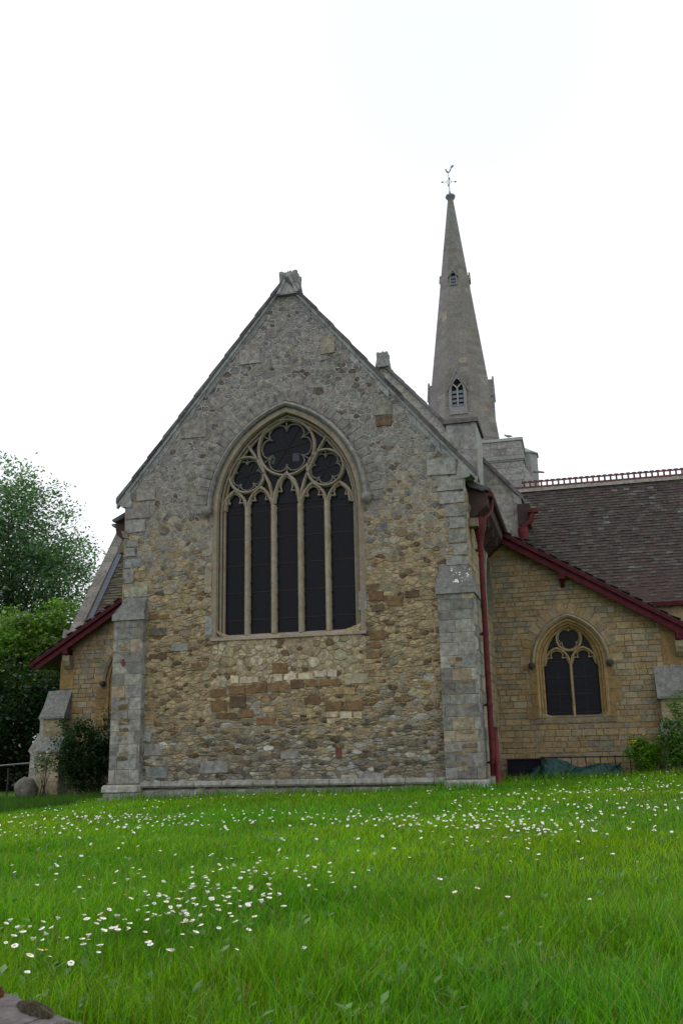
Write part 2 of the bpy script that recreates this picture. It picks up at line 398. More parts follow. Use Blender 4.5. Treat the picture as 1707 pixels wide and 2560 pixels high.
GREY = [(.30, .285, .255), (.26, .25, .23), (.32, .30, .265), (.235, .23, .215), (.29, .265, .22)]
TAN = [(.41, .315, .18), (.37, .275, .145), (.33, .265, .165), (.42, .34, .21), (.28, .235, .155), (.34, .24, .12)]
IRON = [(.16, .10, .052), (.19, .12, .058), (.13, .085, .052)]
LOW = [(.26, .235, .18), (.38, .37, .32), (.11, .10, .085), (.28, .225, .145), (.46, .45, .40), (.16, .14, .11)]
CREAM = [(.52, .44, .30), (.46, .38, .24), (.55, .48, .35), (.40, .31, .19)]
def gable_colour(x, z):
    t = z+.5*math.sin(x*1.9)+rng.gauss(0, .45)
    if -1.65 < x < 1.55 and 2.42 < z < 3.38: return jc(rng.choice(CREAM) if rng.random() > .10 else rng.choice(IRON), .12, .05)
    u = rng.random(); mot = (.34, .32, .28) if t > 6.4 else (.38, .335, .255) if t > 4.6 else (.46, .36, .215) if t > 1.75 else (.33, .30, .23)
    pt = .5+.5*math.sin(x*2.3+z*1.1)*math.sin(z*2.7-x)          # the stone was laid in patches
    if t > 6.2:
        return jc((.13, .102, .082), .15) if u < .02+.14*pt else jc(mot, .07) if u < .35 else jc(rng.choice(GREY), .12)
    if t > 4.9: return jc((.17, .13, .09), .15) if u < .08 else jc(mot, .08) if u < .4 else jc(rng.choice(GREY+TAN[:4]), .13)
    if t > 1.75:
        return jc(rng.choice(IRON), .2) if u < .03+.27*pt else jc((.22, .205, .17), .15) if u < .04+.28*pt else jc(mot, .1) if u < .62 else jc(rng.choice(TAN), .14, .06)
    return jc(rng.choice(IRON), .2) if u < .05 else jc(mot, .15) if u < .3 else jc(rng.choice(LOW), .24)
def grey_block(x=0, z=0): return jc(rng.choice([(.30, .305, .285), (.27, .275, .265), (.33, .325, .30), (.29, .28, .25)]), .10, .03)
def butt_block(x=0, z=0):
    return jc(rng.choice([(.29, .28, .25), (.24, .235, .215), (.33, .32, .28), (.225, .215, .19)]), .11, .03) if rng.random() > .10 else jc((.35, .29, .2), .1)
def gold_block(x=0, z=0):
    u = rng.random()
    return jc((.325, .24, .13), .09) if u < .5 else jc((.31, .25, .16), .09) if u < .85 else jc((.25, .22, .16), .1) if u < .96 else jc((.33, .22, .10), .1)

# ================================================================== THE CHURCH
church = empty('church', 'old stone parish church with a large traceried east window, side aisles, tower and spire', 'church', (0, 0, .2))
def part(mb, name, mats, parent=None, label=None):
    o = mb.build(name, mats, None, label)
    if parent is None:
        o.parent = church; o.location = (0, 0, -.2)
    else: o.parent = parent
    return o

# ---- chancel gable wall
WIN = Arch(-.03, 1.62, 3.40, 6.15, 2.20)
XW, ZK, ZA = 3.78, 6.55, 11.42
sl_ = (ZA-ZK)/3.95
hp_g = [(1, 0, XW), (-1, 0, XW), (0, -1, -.12), (sl_, 1, ZA), (-sl_, 1, ZA)]
wall = MB(); F0 = frame_y(0)
outer = [(-XW, -.1), (XW, -.1), (XW, ZA-sl_*XW), (0, ZA), (-XW, ZA-sl_*XW)]
sheet(wall, F0, outer, WIN.path(0), 0, 1, reveal=.35)
wall.box(-XW, XW, .62, .7, -.1, ZK, 1); wall.box(-XW, -XW+.4, .02, .62, -.1, ZK, 1); wall.box(XW-.4, XW, .02, 6, -.1, ZK-.3, 1)
def spac(x, z):
    if -1.65 < x < 1.55 and 2.42 < z < 3.38: return .105
    return .060 if z < 1.9 else .066 if z < 4.2 else .078 if z < 5.5 else .090
def anis(x, z):
    if -1.65 < x < 1.55 and 2.42 < z < 3.38: return 1.2
    return 2.3 if z < 1.9 else 1.9 if z < 5 else 1.4
rubble(wall, F0, hp_g, (-XW, XW, -.1, ZA), spac, anis, gable_colour, WIN)
# ashlar blocks let into the rubble: quoins, kneeler stones, coping bond stones, ironstone courses
BIG = [(-2.44, 7.91, -1.87, 8.31, (.36, .33, .28)), (.77, 9.54, 1.11, 9.97, (.37, .34, .27)), (-1.11, 9.51, -.62, 9.87, (.33, .31, .28)), (1.91, 7.98, 2.32, 8.29, (.33, .31, .26)),
 (1.96, 7.74, 2.31, 7.97, IRON[2]), (-3.51, 6.56, -3.05, 6.81, (.36, .34, .30)), (-3.74, 6.16, -3.18, 6.53, (.36, .345, .31)), (-3.74, 5.85, -3.26, 6.14, (.37, .355, .32)),
 (-3.73, 5.53, -3.42, 5.71, (.33, .33, .3)), (-3.74, 5.32, -3.5, 5.51, (.3, .3, .29)), (-3.73, 4.41, -3.17, 4.67, (.42, .39, .31)), (-3.74, 5.06, -3.35, 5.28, (.31, .32, .31)), (-3.74, 4.72, -3.51, 5.04, (.33, .33, .31)),
 (3.0, 6.55, 3.62, 6.9, (.35, .345, .31)), (3.2, 6.2, 3.75, 6.52, (.36, .35, .31)), (3.24, 5.93, 3.75, 6.18, (.38, .37, .33)), (3.34, 5.65, 3.75, 5.91, (.36, .35, .31)), (3.43, 5.4, 3.75, 5.63, (.37, .36, .32)),
 (3.38, 5.1, 3.75, 5.38, (.33, .32, .29)), (3.45, 4.85, 3.75, 5.08, (.36, .34, .3)), (3.3, 4.64, 3.75, 4.83, (.35, .345, .32)),
 (-2.15, 2.77, -1.82, 2.94, IRON[1]), (-.36, 2.65, -.02, 2.86, IRON[1]), (-1.29, 2.25, -.93, 2.44, IRON[1]), (-.91, 2.26, -.49, 2.45, IRON[0]), (-.48, 2.28, 0, 2.47, IRON[1]), (.02, 2.32, .31, 2.5, IRON[2]), (.34, 2.35, .6, 2.5, IRON[1]),
 (-1.69, 2.21, -1.34, 2.39, IRON[0]), (-1.28, 1.99, -.92, 2.22, IRON[2]), (-1.69, 1.92, -1.33, 2.16, IRON[1]), (-1.58, 1.77, -1.12, 1.9, IRON[0]), (-1.1, 1.78, -.76, 1.96, IRON[1]), (-.7, 1.62, -.3, 1.78, IRON[1]),
 (-1.27, 2.47, -1.09, 2.64, CREAM[2]), (-1.06, 2.47, -.65, 2.6, CREAM[0]), (-.33, 2.48, -.14, 2.64, CREAM[2]), (-.11, 2.5, .16, 2.64, CREAM[2]), (.2, 2.5, .5, 2.63, CREAM[0]), (.54, 2.53, .75, 2.66, CREAM[2]), (.8, 2.53, 1.02, 2.68, CREAM[2]),
 (1.69, 4.03, 2.01, 4.22, IRON[0]), (2.08, 3.89, 2.41, 4.11, IRON[1]), (2.45, 4.05, 2.75, 4.2, IRON[2]), (1.75, 3.8, 2.0, 3.95, (.15, .12, .08)), (1.69, 3.23, 2.01, 3.43, IRON[1]), (1.7, 3.06, 1.93, 3.2, IRON[0]), (1.61, 2.86, 1.91, 3.0, IRON[1]),
 (1.15, 1.85, 1.54, 2.06, IRON[1]), (.73, 1.86, 1.1, 2.05, IRON[1]), (.31, 2.0, .66, 2.16, IRON[0]), (.63, 2.36, 1.08, 2.5, IRON[1]), (.99, 2.16, 1.37, 2.32, (.37, .27, .14)), (1.27, 2.37, 1.66, 2.58, (.40, .35, .25)),
 (.77, 1.73, 1.01, 1.84, CREAM[0]), (.77, 1.6, .96, 1.71, CREAM[1]), (1.05, 1.7, 1.3, 1.84, CREAM[0]), (1.32, 1.7, 1.5, 1.83, CREAM[1]), (1.05, .53, 1.38, .63, (.33, .32, .29)), (1.4, .53, 1.9, .66, (.3, .3, .28)),
 (-3.16, 1.07, -2.74, 1.31, (.37, .36, .33)), (-3.1, .62, -2.6, .85, (.32, .33, .31)), (-3.2, 1.35, -3.0, 1.55, (.33, .33, .31)), (-.2, .95, .2, 1.1, (.3, .3, .28)), (-1.9, .7, -1.3, .95, (.31, .31, .29)),
 (-3.1, 3.05, -2.7, 3.17, IRON[2]), (-3.12, 3.55, -2.72, 3.72, (.16, .14, .1)), (-3.15, 3.9, -2.65, 4.0, IRON[1]), (-2.6, 3.2, -2.2, 3.36, (.3, .3, .28)), (1.48, 3.84, 1.66, 4.23, (.31, .32, .31)), (-1.85, 3.5, -1.68, 3.9, (.33, .33, .32)), (-1.87, 4.4, -1.7, 5.0, (.40, .36, .25)),
 (.95, .95, 1.08, 1.16, (.17, .07, .05))]
for (x0, z0, x1, z1, c) in BIG:
    P = [(x0, z0), (x1, z0), (x1, z1), (x0, z1)]
    P = [(x+rng.uniform(-.012, .012), z+rng.uniform(-.01, .01)) for x, z in P]
    for (a_, b_, c_) in hp_g: P = clip(P, a_, b_, c_)
    stone(wall, P, F0, .030, jc(tuple(q*(.86 if c[0] > .28 and c not in CREAM else 1.22 if c in IRON else 1) for q in c), .09, .03), .004, .007, .006, sub=.08, flat=True, mi=2 if c[0] > .28 else 3)
# pale bond stones running up under the coping
for sg in (-1, 1):
    d = .0; Lr = math.hypot(3.78, 3.78*sl_)
    while d < Lr-.3:
        l = rng.uniform(.28, .6); q0, q1 = d/Lr*3.78, min(1, (d+l)/Lr)*3.78
        z_ = lambda q: ZA-sl_*q-.02
        tw = rng.uniform(.14, .3)
        P = [(sg*q0, z_(q0)), (sg*q1, z_(q1)), (sg*q1, z_(q1)-tw), (sg*q0, z_(q0)-tw)]
        if q0 > 0: stone(wall, P, F0, .020, jc((.29, .295, .285), .08, .02), .003, .004, .008, sub=.12, flat=True, mi=2)
        d += l
# voussoirs over the window
for sg in (-1, 1):
    Rr = WIN.R; top = math.acos(-WIN.o/(Rr+.2)); q = .06; n = 17
    for i in range(n):
        q0, q1 = top*i/n, top*(i+1)/n; o0 = .20; o1 = .47+rng.uniform(-.05, .05)
        P = [(WIN.cx+sg*(WIN.o+(Rr+o)*math.cos(t)), WIN.zs+(Rr+o)*math.sin(t)) for o, t in ((o0, q0), (o1, q0), (o1, q1), (o0, q1))]
        P = [(max(p[0], WIN.cx) if sg > 0 else min(p[0], WIN.cx), p[1]) for p in P]
        stone(wall, P, F0, .022, jc((.275, .262, .235), .08, .03), .004, .004, .005, flat=True)
# plinth course
x = -3.25
while x < 3.1:
    l = rng.uniform(.45, .8); x1 = min(x+l, 3.12); c = jc((.37, .36, .32), .08, .02)
    wall.sweep([(x+.006, 0, .47), (x1-.006, 0, .47)], [(.045, 0), (.035, .10), (.0, .125), (-.075, .125), (-.085, .0)], (0, -1, 0), 2, c)
    x = x1
ashlar(wall, frame_y(-.07), [], (-3.25, 3.12, -.1, .385), (.1, .18), (.2, .5), lambda x, z: jc((.29, .29, .265), .2), relief=(.01, .035), rough=.012)
wall.box(-3.25, 3.12, -.072, .02, -.2, .39, 1)
gable = part(wall, 'gable_wall', [M_rub, M_mort, M_ash, M_iron_stone])
# coping, stepped lengths
cp = MB()
for sg in (-1, 1):
    n = 11; A_ = Vector((0, 0, ZA+.10)); k4 = 3.97 if sg < 0 else 4.03; B_ = Vector((sg*k4, 0, ZA+.10-sl_*k4))
    for i in range(n):
        a_ = A_.lerp(B_, i/n); b_ = A_.lerp(B_, (i+1)/n); lift = .035; dn = Vector((0, 0, 1))
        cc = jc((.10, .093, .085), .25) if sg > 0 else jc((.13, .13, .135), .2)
        P = [a_+dn*0, b_+dn*lift, b_+Vector((0, 0, -.09)), a_+Vector((0, 0, -.09))]
        cp.prism([(p.x, -.09, p.z) for p in P], (0, .72, 0), 0, cc)
        P = [a_-dn*.09, b_-dn*.09, b_-dn*.19, a_-dn*.19]
        cp.prism([(p.x, -.05, p.z) for p in P], (0, .1, 0), 0, jc((.33, .34, .33), .08, .02))
part(cp, 'coping', [M_cap, M_ash], gable)
for sg in (-1, 1):
    kn = MB(); kn.prism([(sg*3.6, -.045, 6.42), (sg*3.86, -.045, 6.46), (sg*4.0, -.045, 6.6), (sg*3.7, -.045, 7.0)], (0, .5, 0), 0, (.34, .34, .31))
    part(kn, 'kneeler', M_ash, gable)
def finial(x, y, z, s, name_parent):
    """small square gablet stone: tapering block, a gable moulding on each face and four worn corner knobs"""
    f = MB(); c = (.26, .265, .25); M0 = Matrix.Translation((x, y, z)) @ Matrix.Scale(s, 4)
    def fr(w0, w1, z0, z1, cc=c):
        lo = [M0 @ Vector((a*w0, b*w0, z0)) for a, b in ((-1, -1), (1, -1), (1, 1), (-1, 1))]; hi = [M0 @ Vector((a*w1, b*w1, z1)) for a, b in ((-1, -1), (1, -1), (1, 1), (-1, 1))]; f.hexa(lo+hi, 0, cc)
    fr(.28, .20, -.45, .17); fr(.15, .13, .17, .27); fr(.035, .03, .27, .36)
    for k in range(4):
        M = M0 @ Matrix.Rotation(k*math.pi/2, 4, 'Z')
        for s_ in (-1, 1):
            P = [(s_*.30, -.30, -.42), (s_*.22, -.30, -.42), (0, -.235, .10), (0, -.235, .26)]
            Q = [M @ Vector(p) for p in P]; f.prism(Q, M.to_3x3() @ Vector((0, .10, 0)), 0, (.30, .305, .285))
        f.prism([M @ Vector(p) for p in ((-.07, -.225, -.1), (.07, -.225, -.1), (0, -.215, .03))], M.to_3x3() @ Vector((0, .03, 0)), 0, (.12, .12, .11))
        p = M @ Vector((.19, -.19, .2)); r3 = .075*s
        f.tube([p-Vector((0, 0, .30*s)), p-Vector((0, 0, .05*s)), p+Vector((0, 0, .03*s)), p+Vector((0, 0, .05*s))], [r3*.8, r3, r3*1.05, r3*.7], 6, 0, c)
    part(f, 'finial', M_cap, name_parent)
finial(.06, .13, 11.44, .85, gable)
side_of_wall = MB()   # return wall of the chancel, running back on the right
ashlar(side_of_wall, frame_x(XW), [], (.02, 4.4, -.1, 6.2), (.16, .3), (.25, .6), lambda x, z: jc((.30, .25, .15), .12))
sw_hood = MB()
AR = Arch(2.6, .75, 2.2, 4.1, 1.2)
side_of_wall.sweep([(XW, y, z) for y, z in AR.path(.1, 10, False)], [(.0, 0), (.0, .12), (.07, .14), (.08, 0)], (1, 0, 0), 0, (.2, .18, .14))
side_of_wall.box(XW, XW+.14, 1.60, 1.76, 4.0, 4.12, 0, (.14, .12, .1))
part(side_of_wall, 'side_wall', M_gold)

# ---- clasping buttresses of the chancel
DIA = None
for sg in (-1, 1):
    b = MB(); xi = 3.26 if sg < 0 else 3.11; xo = 3.90; yf = -.20; top = 4.02 if sg < 0 else 4.18
    X0, X1 = (-3.85, -3.17) if sg < 0 else (3.13, 3.85)
    b.box(X0+.012, X1-.012, yf+.012, .95, -.2, top, 1)
    ashlar(b, frame_y(yf+.01), [], (X0, X1, .52, top), (.19, .30), (.26, .46), butt_block, relief=(.006, .012), rough=.003, gap=.004)
    ashlar(b, frame_x(X1-.01, 1), [], (yf, .95 if sg > 0 else .02, .52, top), (.19, .30), (.2, .45), butt_block, relief=(.006, .012), gap=.004)
    ashlar(b, frame_x(X0+.01, -1), [], (yf, .95 if sg < 0 else .02, .52, top), (.19, .30), (.2, .45), butt_block, relief=(.006, .012), gap=.004)
    # inset rubble panels
    for (u, z0, z1) in (((-3.57, 3.15, 3.42), (-3.55, 2.02, 2.3), (-3.55, 1.7, 1.86), (-3.56, 1.4, 1.6), (-3.56, .98, 1.18)) if sg < 0 else ((3.42, 2.6, 2.75), (3.62, 2.2, 2.38), (3.58, 1.35, 1.5), (3.4, .93, 1.0), (3.62, 1.0, 1.12), (3.45, .65, .82))):
        zz, k = z0, 0
        while zz < z1-.02:
            hh = rng.uniform(.05, .11); xa_, xb_ = u-.12+rng.uniform(-.03, .03), u+.12+rng.uniform(-.04, .03)
            xm = rng.uniform(xa_+.06, xb_-.06) if rng.random() < .7 else xb_
            for (p_, q_) in ((xa_, xm), (xm, xb_)):
                if q_-p_ > .02: stone(b, [(p_, zz), (q_, zz+rng.uniform(-.01, .01)), (q_, zz+hh+rng.uniform(-.015, .01)), (p_, zz+hh)], frame_y(yf+.01), rng.uniform(.014, .022), jc(rng.choice([(.29, .235, .15), (.17, .115, .07), (.27, .25, .2), (.26, .21, .14)]), .12), .004, .007, .006, sub=.05, chaikin=1)
            zz += hh
    # plinth of the buttress: moulded step then rough footing
    for (e, z0, z1, cc) in ((.10, .36, .50, (.38, .37, .33)), (.07, .2, .36, (.33, .33, .31)), (.17 if sg < 0 else .1, -.15, .24, (.32, .33, .31))):
        xs = [X0-e if sg < 0 else X0-.02, X1+e if sg > 0 else X1+.02]; n = 2
        for k in range(n):
            xa = xs[0]+(xs[1]-xs[0])*k/n; xb = xs[0]+(xs[1]-xs[0])*(k+1)/n; g = .004
            lo = [(xa+g, yf-e, z0), (xb-g, yf-e, z0), (xb-g, 1.0, z0), (xa+g, 1.0, z0)]; t = .03
            hi = [(xa+g+(t if k == 0 else 0), yf-e+t, z1), (xb-g-(t if k == 1 else 0), yf-e+t, z1), (xb-g, 1.0, z1), (xa+g, 1.0, z1)]
            md = [(p[0], p[1], z1-.04) for p in lo]
            b.hexa(lo+md, 0, jc(cc, .08, .02)); b.hexa(md+hi, 0, jc(cc, .06, .02))
    if sg < 0:
        b.prism([(-3.60, yf-.012, 2.9), (-3.54, yf-.012, 2.99), (-3.60, yf-.012, 3.08), (-3.66, yf-.012, 2.99)], (0, .01, 0), 2)
    bo = part(b, 'buttress', [M_ash, M_mort, M_crest])
    c = MB()
    z1 = top+(.42 if sg < 0 else .50)
    lo = [(X0-.03, yf-.04, top), (X1+.03, yf-.04, top), (X1+.03, .98, top), (X0-.03, .98, top)]
    hl = [(X0+(.2 if sg < 0 else .03), .0, z1), (X1-(.03 if sg < 0 else .12), .0, z1), (X1-(.03 if sg < 0 else .12), .8, z1), (X0+(.2 if sg < 0 else .03), .8, z1)]
    def grid(a, b_, c_, d, n=6, m=6):
        a, b_, c_, d = map(Vector, (a, b_, c_, d)); vs = []
        for i in range(n+1):
            for j in range(m+1):
                p = a.lerp(b_, j/m).lerp(d.lerp(c_, j/m), i/n)
                vs.append(p+Vector((rng.uniform(-1, 1), rng.uniform(-1, 1), rng.uniform(-1, 1)))*.012)
        c.add(vs, [(i*(m+1)+j, i*(m+1)+j+1, (i+1)*(m+1)+j+1, (i+1)*(m+1)+j) for i in range(n) for j in range(m)], 0, (.17, .17, .155), True)
    lo2 = [(p[0], p[1], p[2]-.13) for p in lo]
    grid(lo[0], lo[1], hl[1], hl[0]); grid(lo[1], lo[2], hl[2], hl[1]); grid(lo[3], lo[0], hl[0], hl[3])
    c.hexa(lo2+lo, 0, (.24, .24, .22)); c.hexa([Vector(p)+Vector((0, .02, -.02)) for p in lo]+[Vector(p)+Vector((0, .02, -.02)) for p in hl], 0, (.2, .2, .19))
    if sg > 0:
        for q in range(16):
            px, t = rng.uniform(X0+.1, X1-.05), rng.uniform(.15, .8); r = rng.uniform(.006, .018) if q else .045
            p0 = Vector((px, yf-.04, top)).lerp(Vector((px, 0, z1)), t)
            c.prism([p0+Vector((math.cos(k)*r, -.012, math.sin(k)*r)) for k in np.linspace(0, 5.5, 7)], (0, .004, .002), 1, (.62, .62, .58))
    part(c, 'weathering', [M_cap, M_petal], bo)

# ---- great east window
FR = lambda pts, y: [(x, y, z) for x, z in pts]
NY = (0, -1, 0)
wf = MB()
CD = (.27, .235, .175)
# splayed moulded orders from the wall face back to the tracery
wf.sweep(FR(WIN.path(0), 0), [(.06, .035), (.06, -.02), (-.05, -.02), (-.055, .012), (.0, .04)], NY, 0, CD, jit=.1)
for off, y, w_, d_ in ((-.045, .03, .042, .09), (-.105, .085, .045, .09), (-.165, .13, .045, .08)):
    wf.sweep(FR(WIN.path(off), y), [(w_*.5, -d_), (w_*.6, .0), (w_*.1, .022), (-w_*.5, .0), (-w_*.5, -d_)], NY, 0, jc(CD, .05, .01), jit=.08)
east = part(wf, 'east_window', M_dress)
hd = MB()
HP = WIN.path(.13, 22, False)
hd.sweep(FR(HP, 0), [(.055, -.01), (.06, .08), (.02, .13), (-.025, .10), (-.04, .04), (-.035, -.01)], NY, 0, (.25, .245, .225), jit=.12)
part(hd, 'hood_mould', M_cap, east)
for sg in (-1, 1):
    st = MB(); bx_, bz_ = WIN.cx+sg*(WIN.hw+.15), WIN.zs+(.02 if sg < 0 else .03)
    st.tube([(bx_, -.10, bz_-.10), (bx_, -.13, bz_-.05), (bx_, -.12, bz_+.02), (bx_, -.09, bz_+.07)], [.05, .10, .115, .08], 8, 0, (.2, .19, .17))
    st.box(bx_-.1, bx_+.1, -.13, 0, bz_+.05, bz_+.10, 0, (.22, .215, .2))
    part(st, 'label_stop', M_cap, east)
XC, GY, TY = -.07, .215, .13
IN = Arch(XC, 1.44, 3.50, 6.18, 2.06)
PER, LW = .592, .45
GZ = 3.50
# glass: five lights, then the tracery glazing above
def bars(mb, x0, x1, z0, z1, step, y):
    z = z1-.05
    while z > z0+.1:
        mb.box(x0, x1, y-.012, y-.002, z-.006, z+.006, 1, (.03, .02, .018)); z -= step
for i in range(5):
    xc = XC+PER*(i-2); g = MB(); x0, x1 = xc-PER/2+.02, xc+PER/2-.02
    g.add([(x0, GY, GZ-.03), (x1, GY, GZ-.03), (x1, GY, 6.28), (x0, GY, 6.28)], [(0, 1, 2, 3)], 0)
    xx = x0+.05
    while xx < x1: g.box(xx-.0012, xx+.0012, GY-.006, GY-.003, GZ, 6.27, 2); xx += .028
    bars(g, x0, x1, GZ, 6.2, .585, GY)
    part(g, 'glass_light', [M_glass, M_soffit, M_iron], east)
g = MB(); ap = IN.path(.02, 12, True, 6.30); 
g.add([(x, GY+.004, z) for x, z in ap if z >= 6.29]+[(XC+1.46, GY+.004, 6.29), (XC-1.46, GY+.004, 6.29)], [tuple(range(len([1 for x, z in ap if z >= 6.29])+2))], 0)
for k in range(8):
    q = k*math.pi/4+.2; bx_ = (XC+.66*math.cos(q), 7.53+.66*math.sin(q))
    g.tube([(XC, GY-.01, 7.53), (bx_[0], GY-.01, bx_[1])], .006, 4, 2)
for (cx_, cz_) in ((-.98, 6.98), (.80, 6.99)):
    for k in range(4):
        q = k*math.pi/4+.3; g.tube([(cx_-.38*math.cos(q), GY-.01, cz_-.38*math.sin(q)), (cx_+.38*math.cos(q), GY-.01, cz_+.38*math.sin(q))], .005, 4, 2)
g.add([(-.53, GY-.002, 7.22), (-.38, GY-.002, 7.20), (-.34, GY-.002, 7.32), (-.40, GY-.002, 7.42), (-.50, GY-.002, 7.38)], [(0, 1, 2, 3, 4)], 3)
g.add([(.05, GY-.002, 7.22), (.20, GY-.002, 7.21), (.20, GY-.002, 7.40), (.05, GY-.002, 7.41)], [(0, 1, 2, 3)], 4)
M_gg = plain_mat('greenish_glass', (.035, .055, .035), .3, .1, 5); M_gb = plain_mat('grey_glass', (.03, .034, .045), .3, .1, 5)
part(g, 'tracery_glass', [M_glass, M_soffit, M_iron, M_gg, M_gb], east)
MP = [(.060, -.10), (.058, .0), (.040, .04), (.018, .062), (-.018, .062), (-.040, .04), (-.058, .0), (-.060, -.10)]
TP = [(.034, -.09), (.031, .0), (.010, .045), (-.010, .045), (-.031, .0), (-.034, -.09)]
CP_ = [(.016, -.06), (.014, .0), (.0, .014), (-.014, .0), (-.016, -.06)]
def arc(cx, cz, r, a0, a1, n=10): return [(cx+r*math.cos(a0+(a1-a0)*i/n), cz+r*math.sin(a0+(a1-a0)*i/n)) for i in range(n+1)]
SP = [6.18, 6.22, 6.28, 6.22, 6.18]; APX = [6.64, 6.66, 6.94, 6.66, 6.64]
for i in range(1, 5):
    x = XC+PER*(i-2.5); m_ = MB()
    m_.sweep([(x, TY, GZ-.02), (x, TY, 5), (x, TY, 6.24)], MP, NY, 0, jc((.31, .27, .195), .05, .01))
    z = GZ+.2
    while z < 6.2:
        for s_ in (-1, 1): m_.box(x+s_*.078-.012, x+s_*.078+.012, TY+.02, TY+.06, z-.014, z+.014, 1, (.06, .03, .02))
        z += .3
    part(m_, 'mullion', [M_dress, M_soffit], east)
tr = MB(); ct = (.30, .265, .20)
def light_arch(mb, xc, hw, zs, za, y=TY, prof=TP, cusp=True, c=ct):
    A = Arch(xc, hw, zs-.02, zs, za-zs); p = A.path(0, 8, False); mb.sweep(FR(p, y), prof, NY, 0, c)
    if cusp:   # trefoil head: side cusps and a smaller top lobe
        for s_ in (-1, 1):
            zc = zs+(za-zs)*.42; k = hw*.62
            mb.sweep(FR([(xc+s_*(hw-.02), zs+.0), (xc+s_*(hw-.035), zs+(za-zs)*.16), (xc+s_*(hw*.72), zc-.005), (xc+s_*(hw*.40), zc-.02)], y), CP_, NY, 0, c)
            mb.sweep(FR([(xc+s_*(hw*.40), zc-.02), (xc+s_*(hw*.50), zc+(za-zs)*.16), (xc+s_*(hw*.36), zc+(za-zs)*.34), (xc, za-.06)], y), CP_, NY, 0, c)
for i in range(5): light_arch(tr, XC+PER*(i-2), PER/2-.015, SP[i], APX[i])
BC, BR = (XC, 7.53), .635
SC = [((-.975, 6.985), .40), ((.80, 6.995), .40)]
def circle(mb, c, r, prof, y=TY, cc=ct): mb.sweep(FR(arc(c[0], c[1], r, 0, 2*math.pi*47/48, 47), y), prof, NY, 0, cc, closed=True)
circle(tr, BC, BR, TP)
for c_, r_ in SC: circle(tr, c_, r_, TP)
def foils(mb, c, R_, n, rot, y=TY+.03, cc=(.19, .18, .155)):
    P = []
    for k in range(n*8):
        q = 2*math.pi*k/(n*8); sv = abs(math.sin(n*q/2))**.55; r_ = R_*(.70+.24*sv); P.append((c[0]+r_*math.cos(q+rot), c[1]+r_*math.sin(q+rot)))
    mb.sweep(FR(P, y), CP_, NY, 0, cc, closed=True)
    for k in range(n):      # cusp stems to the ring
        q = 2*math.pi*k/n+rot; mb.sweep(FR([(c[0]+R_*.62*math.cos(q), c[1]+R_*.62*math.sin(q)), (c[0]+R_*.99*math.cos(q), c[1]+R_*.99*math.sin(q))], y-.003), CP_, NY, 0, cc)
foils(tr, BC, BR-.03, 6, R(30))
for c_, r_ in SC: foils(tr, c_, r_-.03, 5, R(90))
# branches joining mullions to the circles
for s_ in (-1, 1):
    cx_ = SC[0][0][0] if s_ < 0 else SC[1][0][0]
    tr.sweep(FR([(XC+s_*.30, 6.25), (XC+s_*.33, 6.5), (XC+s_*.40, 6.75), (XC+s_*.56, 7.1), (XC+s_*.72, 7.4), (XC+s_*.90, 7.68)], TY), TP, NY, 0, ct)
    tr.sweep(FR([(XC+s_*.30, 6.25), (XC+s_*.27, 6.5), (XC+s_*.17, 6.78), (XC, 6.95)], TY-.005), TP, NY, 0, ct)
    tr.sweep(FR([(XC+s_*.30, 6.25), (XC+s_*.42, 6.5), (XC+s_*.5, 6.62), (XC+s_*.6, 6.68)], TY-.004), TP, NY, 0, ct)
    tr.sweep(FR([(XC+s_*1.40, 6.2), (XC+s_*1.37, 6.45), (XC+s_*1.2, 6.62)], TY-.004), TP, NY, 0, ct)
part(tr, 'tracery', M_dress, east)
sil = MB(); x = -1.72
while x < 1.62:
    x1 = min(x+rng.uniform(.4, .6), 1.64)
    if 1.64-x1 < .15: x1 = 1.64
    sil.prism([(x+.003, .25, 3.52), (x+.003, -.01, 3.44), (x+.003, -.05, 3.43), (x+.003, -.05, 3.37), (x+.003, .25, 3.37)], (x1-x-.006, 0, 0), 0, jc((.36, .30, .23), .08)); x = x1
part(sil, 'sill', M_dress, east)

# ---- chancel roof
def tiles(mb, org, u, v, nu, nv, wt, gt, colour, th=.014, mi=0, lift=.022):
    org, u, v = Vector(org), Vector(u).normalized(), Vector(v).normalized(); n = u.cross(v).normalized()
    if n.z < 0: n = -n
    for j in range(nv):
        sh = (j % 2)*.5*wt
        for i in range(nu):
            o = org+u*(i*wt+sh+rng.uniform(-.003, .003))+v*(j*gt+rng.uniform(-.006, .006)); k = rng.uniform(.8, 1.5)
            a_ = o+n*(lift*k); b_ = a_+u*(wt-.004); c_ = o+u*(wt-.004)+v*gt*1.25+n*.002; d_ = o+v*gt*1.25+n*.002
            a2, b2 = a_-n*th*1.6, b_-n*th*1.6
            mb.add([a_, b_, c_, d_, a2, b2], [(0, 1, 2, 3), (4, 5, 1, 0), (0, 3, 4), (1, 5, 2)], mi, colour(i, j))
def tile_col(i, j):
    u = rng.random(); mossy = .5+.5*math.sin(i*.35+1)*math.sin(j*.3)
    if u < .06+.14*mossy: return jc((.068, .068, .048), .2)
    if u < .16: return jc((.105, .10, .10), .2)
    return jc((.060, .046, .040), .16, .08)
cr_ = MB()
for sg in (-1, 1):
    v = Vector((-sg*4.2, 0, ZA-.25-6.15)); 
    tiles(cr_, (sg*4.2, .6, 6.15), (0, 1, 0), v, 44, 26, .24, .26, lambda i, j: jc((.11, .085, .075), .2))
    cr_.prism([(sg*4.2, .6, 6.12), (0, .6, ZA-.28), (0, .6, ZA-.4), (sg*4.1, .6, 6.0)], (0, 10.5, 0), 1)
croof = part(cr_, 'chancel_roof', [M_tile, M_soffit])
